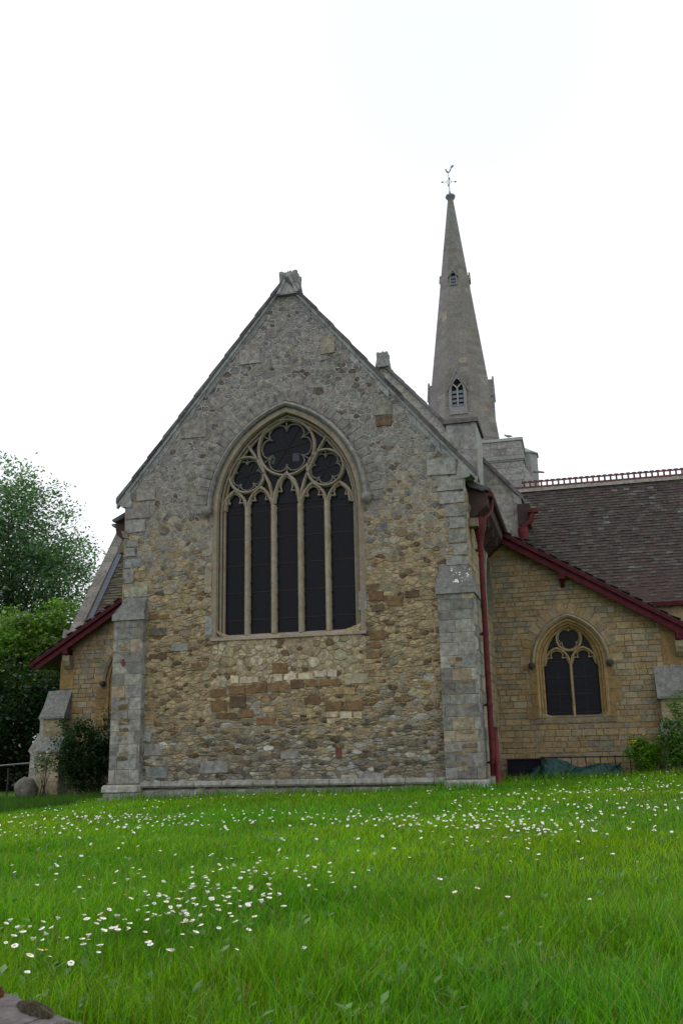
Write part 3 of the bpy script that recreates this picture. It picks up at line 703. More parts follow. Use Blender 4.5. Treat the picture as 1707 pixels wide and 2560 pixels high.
for sg in (-1, 1):                               # boxed eaves on both sides
    ev = MB(); X = lambda x: sg*x
    ev.prism([(X(3.79), .36, 5.62), (X(4.16), .36, 5.94), (X(4.2), .36, 6.18), (X(3.79), .36, 6.42)], (0, 4.6 if sg > 0 else 10, 0), 0)
    ev.prism([(X(3.79), .30, 6.40), (X(4.22), .30, 6.22), (X(4.26), .30, 6.27), (X(3.79), .30, 6.5)], (0, .5, 0), 2, (.1, .1, .1))
    ev.prism([(X(3.80), .22, 6.33), (X(4.12), .22, 6.2), (X(4.14), .22, 6.24), (X(3.80), .22, 6.38)], (0, .3, 0), 2, (.08, .08, .08))
    for yy in (1.2, 2.2, 3.2): ev.box(min(X(3.8), X(4.1)), max(X(3.8), X(4.1)), yy, yy+.1, 5.66, 5.95, 0)
    ev.box(min(X(3.8), X(3.98)), max(X(3.8), X(3.98)), .1, .36, 5.45, 5.62, 2, (.18, .15, .1))
    ev.prism([(X(3.66), -.04, 5.72), (X(3.79), -.04, 5.76), (X(3.84), -.04, 5.9), (X(3.7), -.04, 5.9)], (0, .4, 0), 2, (.2, .18, .14))
    part(ev, 'eaves', [M_soffit, M_redmetal if sg > 0 else M_cap, M_cap], croof)
for sg in (-1, 1):
    gt = MB(); y1 = 4.5 if sg > 0 else 10
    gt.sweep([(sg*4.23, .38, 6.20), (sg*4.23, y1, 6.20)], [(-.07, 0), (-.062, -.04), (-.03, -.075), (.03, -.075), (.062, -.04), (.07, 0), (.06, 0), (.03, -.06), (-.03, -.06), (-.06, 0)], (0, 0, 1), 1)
    gt.add([(sg*4.23+.07*math.cos(q), .378, 6.20+.078*math.sin(q)) for q in np.linspace(math.pi, 2*math.pi, 9)], [tuple(range(9))], 0)
    part(gt, 'gutter', [M_redmetal if sg > 0 else M_cap, M_soffit], croof)  # gutter body in soffit brown: the deep eaves shade is put into its colour

# ---- red downpipe with tapered hopper
dp = MB(); px_, py_ = 3.975, .42
dp.tube([(px_+.005, py_, 5.2), (px_, py_, 3.0), (px_, py_, .55)], .057, 14)
for z in (5.02, 3.3, 1.9, .8):
    dp.tube([(px_, py_, z-.035), (px_, py_, z+.035)], .068, 14); dp.box(px_-.11, px_+.02, py_-.015, py_+.12, z-.02, z+.02)
for z in (4.9, 5.08, 5.14): dp.tube([(px_, py_, z-.012), (px_, py_, z+.012)], .068, 14)
dpo = part(dp, 'downpipe', M_redmetal)
hp_ = MB(); hp_.tube([(px_, py_, 5.18), (px_, py_, 5.28), (px_+.01, py_, 5.52), (px_+.01, py_, 5.62), (px_+.01, py_, 5.67)], [.066, .085, .135, .14, .155], 16)
hp_.tube([(px_, py_, 5.255), (px_, py_, 5.275)], .086, 16)
part(hp_, 'hopper', M_redmetal, dpo)
nk = MB(); nk.tube([(4.23, .75, 6.14), (4.23, .75, 6.0), (4.2, .68, 5.85), (4.08, .52, 5.7), (4.04, .47, 5.6)], .038, 10); part(nk, 'swan_neck', M_redmetal, dpo)
fp = MB(); fp.tube([(4.02, .62, 1.46), (4.05, .5, 1.0), (4.09, .2, .42), (4.1, .12, .3)], .055, 12); fp.tube([(4.02, .62, 1.4), (4.02, .62, 1.48)], .068, 12); part(fp, 'foot_pipe', M_redmetal, dpo)

# ---- vestries (lean-to aisles) on both sides
YV = 4.4; zv = lambda x: 6.21-.615*(abs(x)-4.12)      # verge line
SWIN = Arch(5.54, .80, 1.76, 2.98, 1.06)
for sg in (1, -1):
    v_ = MB(); xa, xb = 3.6, (7.72 if sg < 0 else 8.4); xe = 8.38 if sg < 0 else 9.3
    ol = [(sg*xa, -.1), (sg*xb, -.1), (sg*xb, zv(xb)-.1), (sg*xa, zv(xa)-.05)]
    wn = SWIN if sg > 0 else Arch(-5.54, .80, 1.76, 2.98, 1.06)
    if sg < 0: ol = ol[::-1]
    sheet(v_, frame_y(YV), ol, wn.path(0), 0, 1, (.3, .24, .14), reveal=.3)
    v_.box(min(sg*xb, sg*(xb-.3)), max(sg*xb, sg*(xb-.3)), YV+.01, 11.3, -.1, 3.85, 0, (.36, .26, .12))
    hp = [(-sg, 0, -xa), (sg, 0, xb), (sg*.615, 1, 6.21+.615*4.12-.08)]
    ashlar(v_, frame_y(YV), hp, (min(sg*xa, sg*xb), max(sg*xa, sg*xb), .1, 6.3), (.10, .165), (.15, .36), gold_block, wn, gap=.006, relief=(.010, .022), rough=.005)
    # smooth jamb stones and corner stones laid proud
    for s_ in (-1, 1):
        z = 1.72
        while z < 3.0:
            h = rng.uniform(.22, .36); wd = rng.choice((.16, .30)); x0 = wn.cx+s_*.80; x1 = x0+s_*wd
            stone(v_, [(x0, z), (x1, z), (x1, z+h), (x0, z+h)], frame_y(YV), .027, jc((.27, .18, .08), .06), .003, .002, .005, flat=True); z += h
    z = 2.85 if sg > 0 else 2.85
    while z < 3.9:
        h = rng.uniform(.3, .45); x0, x1 = sg*(xb-(.42 if sg < 0 else .85)+rng.choice((0, .05))), sg*xb
        P = [(x0, z), (x1, z), (x1, z+h), (x0, z+h)]
        for q in hp: P = clip(P, *q) if len(P) > 2 else P
        if len(P) > 2: stone(v_, P, frame_y(YV), .027, jc((.29, .19, .08), .05), .003, .002, .005, flat=True)
        z += h
    for s_ in (-1, 1):
        top = math.acos(-wn.o/(wn.R+.12)); n = 9
        for i in range(n):
            q0, q1 = top*i/n, top*(i+1)/n; o0, o1 = .12, .36+rng.uniform(-.05, .04)
            P = [(wn.cx+s_*(wn.o+(wn.R+o)*math.cos(t)), wn.zs+(wn.R+o)*math.sin(t)) for o, t in ((o0, q0), (o1, q0), (o1, q1), (o0, q1))]
            P = [(max(p[0], wn.cx) if s_ > 0 else min(p[0], wn.cx), p[1]) for p in P]
            stone(v_, P, frame_y(YV), .028, gold_block(), .004, .003, .006, flat=True)
    vo = part(v_, 'vestry_wall', [M_gold, M_mortd])
    # window of the vestry
    q = MB(); cg = (.37, .25, .11)
    for off, y, w_, d_ in ((-.0, .0, .09, .05), (-.075, .06, .07, .07), (-.14, .13, .06, .07)):
        q.sweep([(x, YV+y, z) for x, z in wn.path(off)], [(w_*.6, -d_), (w_*.6, .005), (w_*.1, .03), (-w_*.5, .005), (-w_*.5, -d_)], NY, 0, jc(cg, .05, .01), jit=.06)
    wo = part(q, 'side_window', M_gold)
    q = MB(); q.sweep([(x, YV, z) for x, z in wn.path(.075, 14, False)], [(.05, -.01), (.055, .08), (.01, .12), (-.03, .05), (-.03, -.01)], NY, 0, (.33, .29, .2)); part(q, 'hood_mould', M_gold, wo)
    for s_ in (-1, 1):
        q = MB(); bx_ = wn.cx+s_*(wn.hw+.09); q.tube([(bx_, YV-.08, wn.zs-.10), (bx_, YV-.1, wn.zs-.05), (bx_, YV-.09, wn.zs+.03)], [.03, .085, .07], 8, 0, (.07, .06, .05)); part(q, 'label_stop', M_cap, wo)
    IW = Arch(wn.cx, .60, 1.80, 2.98, .98); yg = YV+.25
    for s_ in (-1, 1):
        q = MB(); x0, x1 = sorted((wn.cx+s_*.03, wn.cx+s_*.60)); q.add([(x0, yg, 1.80), (x1, yg, 1.80), (x1, yg, 3.08), (x0, yg, 3.08)], [(0, 1, 2, 3)], 0)
        for z in (1.86, 2.28, 2.68, 3.05): q.box(x0, x1, yg-.014, yg-.003, z-.008, z+.008, 1)
        q.box((x0+x1)/2-.005, (x0+x1)/2+.005, yg-.012, yg-.002, 1.81, 3.07, 1)
        part(q, 'glass_light', [M_glass, M_iron], wo)
    q = MB(); ap = [(x, z) for x, z in IW.path(.03, 10, False) if z >= 3.09]
    q.add([(x, yg+.003, z) for x, z in ap]+[(wn.cx+.6, yg+.003, 3.085), (wn.cx-.6, yg+.003, 3.085)], [tuple(range(len(ap)+2))], 0); part(q, 'tracery_glass', M_glass, wo)
    q = MB(); q.sweep([(wn.cx, YV+.17, 1.76), (wn.cx, YV+.17, 3.02)], [(.035, -.07), (.03, .0), (.012, .03), (-.012, .03), (-.03, .0), (-.035, -.07)], NY, 0, (.40, .31, .17)); part(q, 'mullion', M_gold, wo)
    q = MB(); ty_ = YV+.17; sm_ = [(.03, -.07), (.028, 0), (.01, .03), (-.01, .03), (-.028, 0), (-.03, -.07)]
    for s_ in (-1, 1): light_arch(q, wn.cx+s_*.305, .29, 2.98, 3.36, ty_, sm_, True, (.36, .27, .14))
    circle(q, (wn.cx, 3.575), .285, sm_, ty_, (.36, .28, .16)); foils(q, (wn.cx, 3.575), .275, 3, R(90), ty_+.01, (.34, .26, .14))
    q.sweep([(x, ty_, z) for x, z in IW.path(.0, 12, True, 2.95)], sm_, NY, 0, (.36, .26, .12)); part(q, 'tracery', M_gold, wo)
    q = MB(); q.prism([(wn.cx-.92, YV+.26, 1.80), (wn.cx-.92, YV-.03, 1.70), (wn.cx-.92, YV-.03, 1.62), (wn.cx-.92, YV+.26, 1.62)], (1.84, 0, 0), 0, (.24, .2, .14)); part(q, 'sill', M_cap, wo)
    # roof, bargeboard, brackets
    rf = MB(); d_ = Vector((sg*(xe+.04-3.9), 0, zv(xe+.04)-zv(3.9))); 
    a_ = (sg*3.9, YV-.32, zv(3.9)+.02); b_ = (sg*(xe+.04), YV-.32, zv(xe+.04)+.02)
    rf.prism([a_, b_, (b_[0], b_[1], b_[2]-.06), (a_[0], a_[1], a_[2]-.06)], (0, 7.1, 0), 1)
    nv_ = int(d_.length/.15)
    tiles(rf, (sg*(xe+.08), YV-.36, zv(xe+.08)+.035), (0, 1, 0), -d_, 12, nv_, .30, .155, tile_col, .016, 0, .03)
    ro = part(rf, 'vestry_roof', [M_tile, M_soffit])
    bb_ = MB(); dd = d_.normalized()
    def strip(y, t0, t1, yw, s0=3.98, s1=8.62):
        P0 = Vector((sg*s0, y, zv(s0))); P1 = Vector((sg*s1, y, zv(s1)))
        bb_.prism([P0+Vector((0, 0, t0)), P1+Vector((0, 0, t0)), P1+Vector((0, 0, t1)), P0+Vector((0, 0, t1))], (0, yw, 0))
    strip(YV-.335, -.02, -.11, .03, 4.15, xe+.02); strip(YV-.27, -.10, -.20, .03, 4.1, xe-.04); strip(YV-.31, -.19, -.30, .03, 4.1, xe-.07)
    # end of the bargeboard
    e_ = Vector((sg*(xe-.02), YV-.34, zv(xe-.02))); bb_.prism([e_+Vector((0, 0, -.02)), e_+Vector((sg*.16, 0, -.06)), e_+Vector((sg*.12, 0, -.14)), e_+Vector((0, 0, -.16))], (0, .06, 0))
    part(bb_, 'bargeboard', M_red, ro)
    for xx in (5.5, 7.45 if sg < 0 else 8.0):
        k_ = MB(); z = zv(xx); k_.box(sg*xx-.07, sg*xx+.07, YV-.30, YV+.02, z-.42, z-.27, 0); k_.prism([(sg*xx-.05, YV-.24, z-.42), (sg*xx-.05, YV+.02, z-.42), (sg*xx-.05, YV+.02, z-.62)], (.1, 0, 0), 0)
        if xx > 7: 
            k_.prism([(sg*xx-.1, YV-.24, z-.44), (sg*xx-.1, YV-.24, z-.58), (sg*xx-.1, YV-.18, z-.70), (sg*xx-.1, YV-.06, z-.80), (sg*xx-.1, YV+.02, z-.80), (sg*xx-.1, YV+.02, z-.44)], (.2, 0, 0), 1, (.3, .25, .16))
        part(k_, 'bracket', [M_red, M_gold], ro)
    # stepped corner buttress
    bt = MB(); cb = (.34, .32, .28)
    def step(x0, x1, y0, z0, z1):
        a0, a1 = sorted((sg*x0, sg*x1)); bt.box(a0, a1, y0, YV+.6, z0, z1, 1)
        ashlar(bt, frame_y(y0), [], (a0, a1, z0, z1), (.2, .32), (.3, .5), lambda x, z: jc((.36, .30, .19), .1), relief=(.006, .01), gap=.004)
        for xs_, s_ in ((a0, -1), (a1, 1)): ashlar(bt, frame_x(xs_, s_), [], (y0, YV+.6, z0, z1), (.2, .32), (.3, .5), lambda x, z: jc(cb, .08), relief=(.004, .01), gap=.004)
    xl = 7.38 if sg < 0 else 7.42
    step(xl, 8.00, YV-.45, .0, 1.25); step(xl+.03, 7.98, YV-.28, 1.25, 2.12); 
    for (y0, y1, z0, z1, e) in ((YV-.55, YV-.28, 1.22, 1.62, .05), (YV-.38, YV-.02, 2.08, 2.82, .05)):
        a0, a1 = sorted((sg*(xl-.04), sg*(8.03)))
        bt.prism([(a0, y0, z0), (a0, y0, z0+.06), (a0, y1, z1), (a0, YV+.02, z1), (a0, YV+.02, z0)], (a1-a0, 0, 0), 2, (.2, .2, .185))
    # outer (side) limb of the angle buttress
    pr = [(7.95, 2.75), (8.02, 2.7), (8.30, 2.12), (8.24, 2.05), (8.24, 1.75), (8.55, 1.28), (8.47, 1.2), (8.5, .45), (8.62, .3), (8.62, 0), (7.95, 0)]
    bt.prism([(sg*x, YV-.02, z) for x, z in pr], (0, .55, 0), 0, (.35, .335, .30))
    part(bt, 'corner_buttress', [M_ash, M_mort, M_cap])

# ---- nave east gable
nv = MB(); YN = 11.2; NZ = 14.05; ns = (NZ-8.95)/4.35
on = [(-4.2, 5), (4.2, 5), (4.2, NZ-ns*4.2-.1), (0, NZ-.1), (-4.2, NZ-ns*4.2-.1)]
sheet(nv, frame_y(YN), on, None, 0, 1)
nv.box(4.0, 4.2, YN+.01, YN+20, 5, 8.7, 1); nv.box(-4.2, -4.0, YN+.01, YN+20, 5, 8.7, 1)
hp = [(1, 0, 4.2), (-1, 0, 4.2), (ns, 1, NZ-.12), (-ns, 1, NZ-.12)]
ashlar(nv, frame_y(YN), hp, (-4.2, 4.2, 5.2, NZ), (.24, .34), (.35, .75), lambda x, z: jc((.34, .33, .29), .09), relief=(.006, .012), gap=.004)
ashlar(nv, frame_x(4.2), [], (YN, YN+6, 5.2, 8.7), (.24, .34), (.35, .75), lambda x, z: jc((.34, .33, .29), .09), relief=(.006, .012), gap=.004)
nvo = part(nv, 'nave_gable', [M_ash, M_mort])
cp = MB()
for sg in (-1, 1):
    A_ = Vector((0, 0, NZ)); B_ = Vector((sg*4.40, 0, NZ-ns*4.40)); n = 12
    for i in range(n):
        a_ = A_.lerp(B_, i/n); b_ = A_.lerp(B_, (i+1)/n)
        cp.prism([(a_.x, YN-.1, a_.z), (b_.x, YN-.1, b_.z+.03), (b_.x, YN-.1, b_.z-.14), (a_.x, YN-.1, a_.z-.14)], (0, .6, 0), 0, jc((.15, .145, .14), .15))
    cp.prism([(sg*4.1, YN-.06, 7.2), (sg*4.24, YN-.06, 7.25), (sg*4.24, YN-.06, 7.5), (sg*4.36, YN-.06, 7.62), (sg*4.34, YN-.06, 8.85), (sg*4.1, YN-.06, 9.0)], (0, .5, 0), 1, (.34, .33, .29))
part(cp, 'coping', [M_cap, M_ash], nvo)
finial(0, YN+.08, NZ+.13, .80, nvo)
sh = MB(); sh.tube([(4.34, YN-.25, 7.42), (4.34, YN-.25, 7.8)], [.15, .17], 12); sh.tube([(4.36, YN-.3, 7.8), (4.6, YN-.32, 8.0), (4.68, YN-.32, 8.3)], .08, 10); sh.box(4.52, 4.84, YN-.42, YN-.22, 8.25, 8.35)
sh.box(4.2, 4.6, YN-.2, YN+.4, 7.9, 8.6, 1)
part(sh, 'hopper', [M_redmetal, M_soffit], nvo)
nr_ = MB()
for sg in (-1, 1): nr_.prism([(sg*4.5, YN+.45, NZ-ns*4.5-.15), (0, YN+.45, NZ-.15), (0, YN+.45, NZ-.3), (sg*4.4, YN+.45, NZ-ns*4.5-.3)], (0, 20, 0), 0, (.11, .08, .075))
part(nr_, 'nave_roof', M_tile)
# square pier rising through the angle between nave and chancel
pb = MB(); X0, X1, Y0, ZT = 2.28, 3.20, 9.4, 10.92
pb.box(X0, X1-.0, Y0, YN, 4.2, ZT, 1)
ashlar(pb, frame_y(Y0), [], (X0, X1, 5, ZT), (.3, .42), (.3, .7), lambda x, z: jc(rng.choice([(.33, .32, .285), (.36, .335, .27), (.32, .32, .30)]), .06), relief=(.006, .012), gap=.004)
ashlar(pb, frame_x(X1), [], (Y0, YN, 5, ZT), (.3, .42), (.4, .8), lambda x, z: jc((.37, .37, .34), .06), relief=(.006, .012), gap=.004)
po = part(pb, 'pier', [M_ash, M_mort])
q = MB(); q.box(X0-.08, X1+.08, Y0-.09, Y0+.2, ZT, ZT+.14, 0, (.15, .14, .13)); q.box(X1-.1, X1+.083, Y0+.2, YN-.1, ZT+.002, ZT+.138, 0, (.09, .09, .1)); q.box(X0-.077, X1-.1, Y0+.2, YN-.1, ZT+.004, ZT+.135, 0, (.15, .14, .13))
part(q, 'coping', M_cap, po)

# ---- transept roof with crested ridge
tf = MB(); Y0, Y1, Z0, Z1 = 11.35, 15.0, 5.28, 10.1; XL, XR = -11.0, 13.0
v = Vector((0, Y1-Y0, Z1-Z0)); nrow = int(v.length/.142)
tiles(tf, (4.18, Y0, Z0), (1, 0, 0), v, 44, nrow, .20, .142, tile_col)
tiles(tf, (XL+.2, Y0, Z0), (1, 0, 0), v, 32, nrow, .20, .142, lambda i, j: jc((.06, .065, .025) if (rng.random() < .6 and 8 < j < 34) else (.075, .06, .052), .3))
tf.prism([(XL, Y0-.05, Z0-.03), (XL, Y1, Z1-.03), (XL, Y1+3.7, Z0-.03), (XL, Y1+3.7, Z0-.15), (XL, Y1, Z1-.2), (XL, Y0-.05, Z0-.12)], (XR-XL, 0, 0), 1)
tfo = part(tf, 'transept_roof', [M_tile, M_soffit])
cz = MB(); x = 4.3
cz.prism([(3.6, Y1-.16, Z1-.10), (3.6, Y1, Z1+.08), (3.6, Y1+.16, Z1-.10)], (9.5, 0, 0), 1, (.27, .25, .21))
cz.box(3.6, 13.1, Y1-.02, Y1+.02, Z1+.05, Z1+.13)
while x < 13.1:
    cz.box(x-.032, x+.032, Y1-.018, Y1+.018, Z1+.12, Z1+.27)
    cz.prism([(x-.10, Y1-.019, Z1+.26), (x+.10, Y1-.019, Z1+.26), (x+.10, Y1-.019, Z1+.305), (x+.055, Y1-.019, Z1+.34), (x-.055, Y1-.019, Z1+.34), (x-.10, Y1-.019, Z1+.305)], (0, .038, 0)); x += .20
part(cz, 'ridge_cresting', [M_crest, M_ash], tfo)
q = MB(); q.box(4.3, 13, Y0-.16, Y0-.02, Z0-.13, Z0-.0); part(q, 'gutter', M_red, tfo)
tw = MB(); tw.box(XL+.3, 13, Y0+.1, Y1+3.4, 0, Z0-.1, 1)
ashlar(tw, frame_y(Y0+.1), [], (4.2, 13, .2, Z0-.12), (.14, .24), (.25, .5), gold_block)
part(tw, 'transept_wall', [M_gold, M_mort])
nc = MB(); n = 14                                # broad stone coping of the transept's far gable, seen from below
for i in range(n):
    t0, t1 = i/n, (i+1)/n; a_ = Vector((XL, Y0-.15, Z0+.1)).lerp(Vector((XL, Y1, Z1+.25)), t0); b_ = Vector((XL, Y0-.15, Z0+.1)).lerp(Vector((XL, Y1, Z1+.25)), t1)
    e = Vector((-.42, 0, 0)); dn = Vector((0, 0, -.25)); g_ = (b_-a_)*.006
    nc.hexa([a_+dn+g_, a_+e+dn+g_, b_+e+dn-g_, b_+dn-g_, a_+g_, a_+e+g_, b_+e-g_, b_-g_], 0, jc((.17, .155, .135), .14))
nc.prism([(XL-.5, Y0-.45, Z0-.22), (XL+.05, Y0-.45, Z0-.22), (XL+.05, Y0-.45, Z0+.02), (XL-.45, Y0-.45, Z0+.14)], (0, .5, 0), 0, (.25, .24, .22))
nc.box(XL-.35, XL+.3, Y0-.3, Y0+.3, 2, Z0-.22, 0, (.3, .29, .26))
nco = part(nc, 'gable_coping', M_cap)
q = MB(); q.prism([(XL+.02, Y0, Z0+.08), (XL+.17, Y0, Z0+.03), (XL+.17, Y0, Z0+.06), (XL+.02, Y0, Z0+.17)], tuple(v), 0); part(q, 'lead_flashing', M_lead, nco)

# ---- tower
tw = MB(); TX0, TX1, TY0, TY1 = -3.4, 3.58, 31.5, 38.5
tcol = lambda x, z: jc((.29, .285, .26), .08, .02)
tw.box(TX0+.02, TX1-.02, TY0+.02, TY1, 0, 17.3, 1)
tw.box(TX0-.2, TX1+.40, TY0-.2+.22, TY1+.2, 0, 14.9, 1)
ashlar(tw, frame_y(TY0), [], (TX0, TX1, 12, 17.35), (.3, .4), (.6, 1.2), tcol, gap=.006, relief=(.006, .015))
ashlar(tw, frame_x(TX1), [], (TY0, TY1, 12, 17.35), (.3, .4), (.6, 1.2), tcol, gap=.006, relief=(.006, .015))
tw.prism([(TX1, TY0+.03, 14.7), (TX1+.48, TY0+.03, 14.7), (TX1+.42, TY0+.03, 15.3), (TX1+.12, TY0+.03, 15.8), (TX1, TY0+.03, 16.2)], (0, 6, 0), 0, (.34, .335, .31))
two = part(tw, 'tower', [M_ash, M_mort])
q = MB(); q.box(TX0-.08, TX1+.1, TY0-.1, TY1, 16.30, 16.44, 0, (.25, .27, .25)); q.box(TX0-.05, TX1+.05, TY0-.05, TY1, 16.22, 16.298, 0, (.3, .3, .28)); part(q, 'string_course', M_far, two)
q = MB(); q.box(TX0-.06, TX1+.07, TY0-.07, TY0+.35, 17.36, 17.52, 0, (.34, .36, .33)); q.box(TX1-.35, TX1+.068, TY0+.35, TY1, 17.362, 17.518, 0, (.34, .36, .33)); part(q, 'parapet', M_far, two)
q = MB()
pt = [(3.3, 34.2), (3.9, 34.2), (4.25, 34.6), (4.25, 35.4), (3.9, 35.8), (3.3, 35.8)]
q.prism([(x, y, 12) for x, y in pt], (0, 0, 5.5), 0, (.31, .31, .30))
n = len(pt); top = [(3.6, 35, 18.0)]*1
q.add([(x+(.07 if x > 3.5 else 0), y, 17.5) for x, y in pt]+top, [(i, (i+1) % n, n) for i in range(n)], 0, (.3, .31, .3)); q.prism([(x+(.07 if x > 3.5 else 0), y-.05, 17.42) for x, y in pt], (0, 0, .08), 0, (.22, .23, .22))
part(q, 'stair_turret', M_far, two)
q = MB(); q.tube([(4.0, 34, 16.25), (4.3, 33.9, 16.17), (4.6, 33.8, 16.08)], [.09, .07, .05], 7, 0, (.3, .31, .29)); part(q, 'gargoyle', M_far, two)

# ---- spire
SX, SY, SB, ST, RB = .10, 35.0, 16.6, 34.75, 2.31
srad = lambda z: RB+(.16-RB)*(z-SB)/(ST-SB)
def oct_pt(z, k, extra=0):
    q = math.pi/8+k*math.pi/4; r = (srad(z)+extra)/math.cos(math.pi/8); return Vector((SX+r*math.sin(q), SY-r*math.cos(q), z))
s = MB(); z = SB; row = 0
while z < ST-.05:
    h = min(.30+rng.uniform(-.03, .04), ST-z)
    for k in range(8):
        a0, a1 = oct_pt(z, k-1), oct_pt(z, k); b0, b1 = oct_pt(z+h, k-1), oct_pt(z+h, k)
        n = max(1, int((a1-a0).length/.5)); o = (row % 2)*.5/n
        cuts = [0]+[min(1, (i+o)/n) for i in range(1 if o == 0 else 0, n+1) if 0 < (i+o)/n < 1]+[1]
        for i in range(len(cuts)-1):
            t0, t1 = cuts[i], cuts[i+1]
            if t1-t0 < .02: continue
            c = (.198, .184, .175)
            if k == 1 or k == 0: c = (.20, .188, .165)
            if z > 31: c = (.185, .185, .165)
            s.add([a0.lerp(a1, t0), a0.lerp(a1, t1), b0.lerp(b1, t1), b0.lerp(b1, t0)], [(0, 1, 2, 3)], 0, jc(c, .085, .03) if rng.random() > .015 else jc((.3, .27, .2), .1))
    z += h; row += 1
spo = part(s, 'spire', M_far)
q = MB(); q.tube([(SX, SY, z) for z in (34.55, 34.72, 34.86, 35.0, 35.1)], [.17, .20, .31, .31, .12], 8, 0, (.17, .18, .19)); part(q, 'capstone', M_far, spo)
def lucarne(face, zb, hgt, wdt, two_light, big):
    q = MB(); M = Matrix.Translation((SX, SY, 0)) @ Matrix.Rotation(face*math.pi/2, 4, 'Z')
    y = -(srad(zb)+(.06 if face % 2 == 0 else -.03)); back = -(srad(zb+hgt+wdt))+.35; hw = wdt/2; ze = zb+hgt; za = ze+wdt*(1.12 if big else .8)
    c = (.25, .245, .225)
    A = Arch(0, hw*.66, zb+.45*big, ze-.02, (za-ze)*.62)
    out_ = [(-hw, zb), (hw, zb), (hw, ze), (0, za), (-hw, ze)]; hole = A.path(0, 6)
    loops = [[Vector((x, z, 0)) for x, z in out_], [Vector((x, z, 0)) for x, z in hole]]; allp = [p for l in loops for p in l]
    q.add([M @ Vector((p.x, y, p.y)) for p in allp], tessellate_polygon(loops), 0, c)
    n = len(hole); q.add([M @ Vector((x, y, z)) for x, z in hole]+[M @ Vector((x, y+.14, z)) for x, z in hole], [(i, (i+1) % n, n+(i+1) % n, n+i) for i in range(n)], 0, c)
    q.add([M @ Vector((x, y+.14, z)) for x, z in hole], [tuple(range(n))], 1)
    for s_ in (-1, 1):
        q.add([M @ Vector(p) for p in ((s_*hw, y, zb), (s_*hw, back, zb), (s_*hw, back, ze), (s_*hw, y, ze))], [(0, 1, 2, 3)], 0, c)
        q.add([M @ Vector(p) for p in ((s_*(hw+.07), y-.06, ze-.05), (0, y-.06, za+.05), (0, back, za+.05), (s_*(hw+.07), back, ze-.05))], [(0, 1, 2, 3)], 0, c)
        P = [(s_*(hw+.08), ze-.08), (s_*(hw+.08), ze+.02), (0, za+.12), (0, za-.04)]
        q.prism([M @ Vector((x, y-.06, z)) for x, z in P], M.to_3x3() @ Vector((0, .1, 0)), 0, (.23, .23, .215))
        if big:
            for t in (.25, .5, .75):
                p = Vector((s_*(hw+.08), 0, ze)).lerp(Vector((0, 0, za+.1)), t); q.box(p.x-.03, p.x+.05, y-.05, y+.02, p.z, p.z+.08, 0, c, M)
    q.box(-.06, .06, y-.05, y+.05, za+.05, za+.2, 0, c, M)
    if two_light: q.box(-.045, .045, y-.005, y+.1, A.z0, ze+.12, 0, (.31, .29, .24), M); q.prism([M @ Vector((x, y-.004, z)) for x, z in ((-.045, ze+.1), (.045, ze+.1), (.26, ze+.32), (.2, ze+.36), (0, ze+.17), (-.2, ze+.36), (-.26, ze+.32))], M.to_3x3() @ Vector((0, .09, 0)), 0, (.31, .29, .24))
    lo_ = part(q, 'lucarne', [M_far, M_void])
    q = MB(); z = A.z0+.03; nl = 4 if big else 3; top = ze+.05; dz = (top-z)/nl
    for i in range(nl):
        if i and not big and i == 9: continue
        hwl = hw*.62
        q.prism([M @ Vector(p) for p in ((-hwl, y+.02, z), (-hwl, y+.11, z+dz*.72), (-hwl, y+.13, z+dz*.72), (-hwl, y+.05, z-.02))], M.to_3x3() @ Vector((2*hwl, 0, 0)), 0); z += dz
    part(q, 'louvre', M_louvre, lo_)
for f_ in range(4): lucarne(f_, 19.75, 1.5, 1.02, True, True)
for f_ in range(4): lucarne(f_, 28.35, .62, .46, False, False)

# ---- weather vane on the spire
vn = MB(); vn.tube([(SX, SY, 35.05), (SX-.02, SY, 35.25), (SX-.03, SY, 35.4), (SX-.05, SY, 36.7)], [.07, .055, .024, .018], 8)
vno = part(vn, 'weather_vane', M_louvre)
q = MB()
for k in range(2):
    d = Vector((math.cos(R(12)+k*math.pi/2), math.sin(R(12)+k*math.pi/2), 0)); c0 = Vector((SX-.04, SY, 36.0)); q.tube([c0-d*.42, c0+d*.42], .014, 6)
    for s_ in (-1, 1): p = c0+d*.42*s_; q.tube([p-d*.06*s_, p, p+d*.09*s_], [.055, .045, .006], 6); q.tube([p-Vector((0, 0, .06)), p+Vector((0, 0, .06))], .012, 5)
q.sweep([tuple(c0+Vector((.15*math.cos(t), 0, .15*math.sin(t)))) for t in np.linspace(0, 6.0, 16)], [(.008, -.008), (.008, .008), (-.008, .008), (-.008, -.008)], NY, 0, closed=True)
part(q, 'compass_arm', M_louvre, vno)
ck = [(0, 0), (.07, .04), (.12, .12), (.15, .22), (.17, .33), (.21, .42), (.27, .47), (.33, .47), (.42, .43), (.36, .41), (.35, .32), (.30, .26), (.27, .33), (.23, .28), (.21, .17), (.16, .05), (.08, -.04), (0, -.07), (-.1, -.05), (-.15, .05), (-.14, .14), (-.19, .2), (-.24, .19), (-.2, .24), (-.13, .24), (-.08, .16), (-.05, .08)]
q = MB(); P = [(SX-.05+x*.95, SY-.02, 36.72+z*.9) for x, z in ck]; tri = tessellate_polygon([[Vector((p[0], p[2], 0)) for p in P]]); n = len(P)
q.add(P+[(p[0], p[1]+.04, p[2]) for p in P], [tuple(t) for t in tri]+[tuple(k+n for k in t) for t in tri]+[(k, (k+1) % n, n+(k+1) % n, n+k) for k in range(n)], 0)
part(q, 'cockerel', M_louvre, vno)

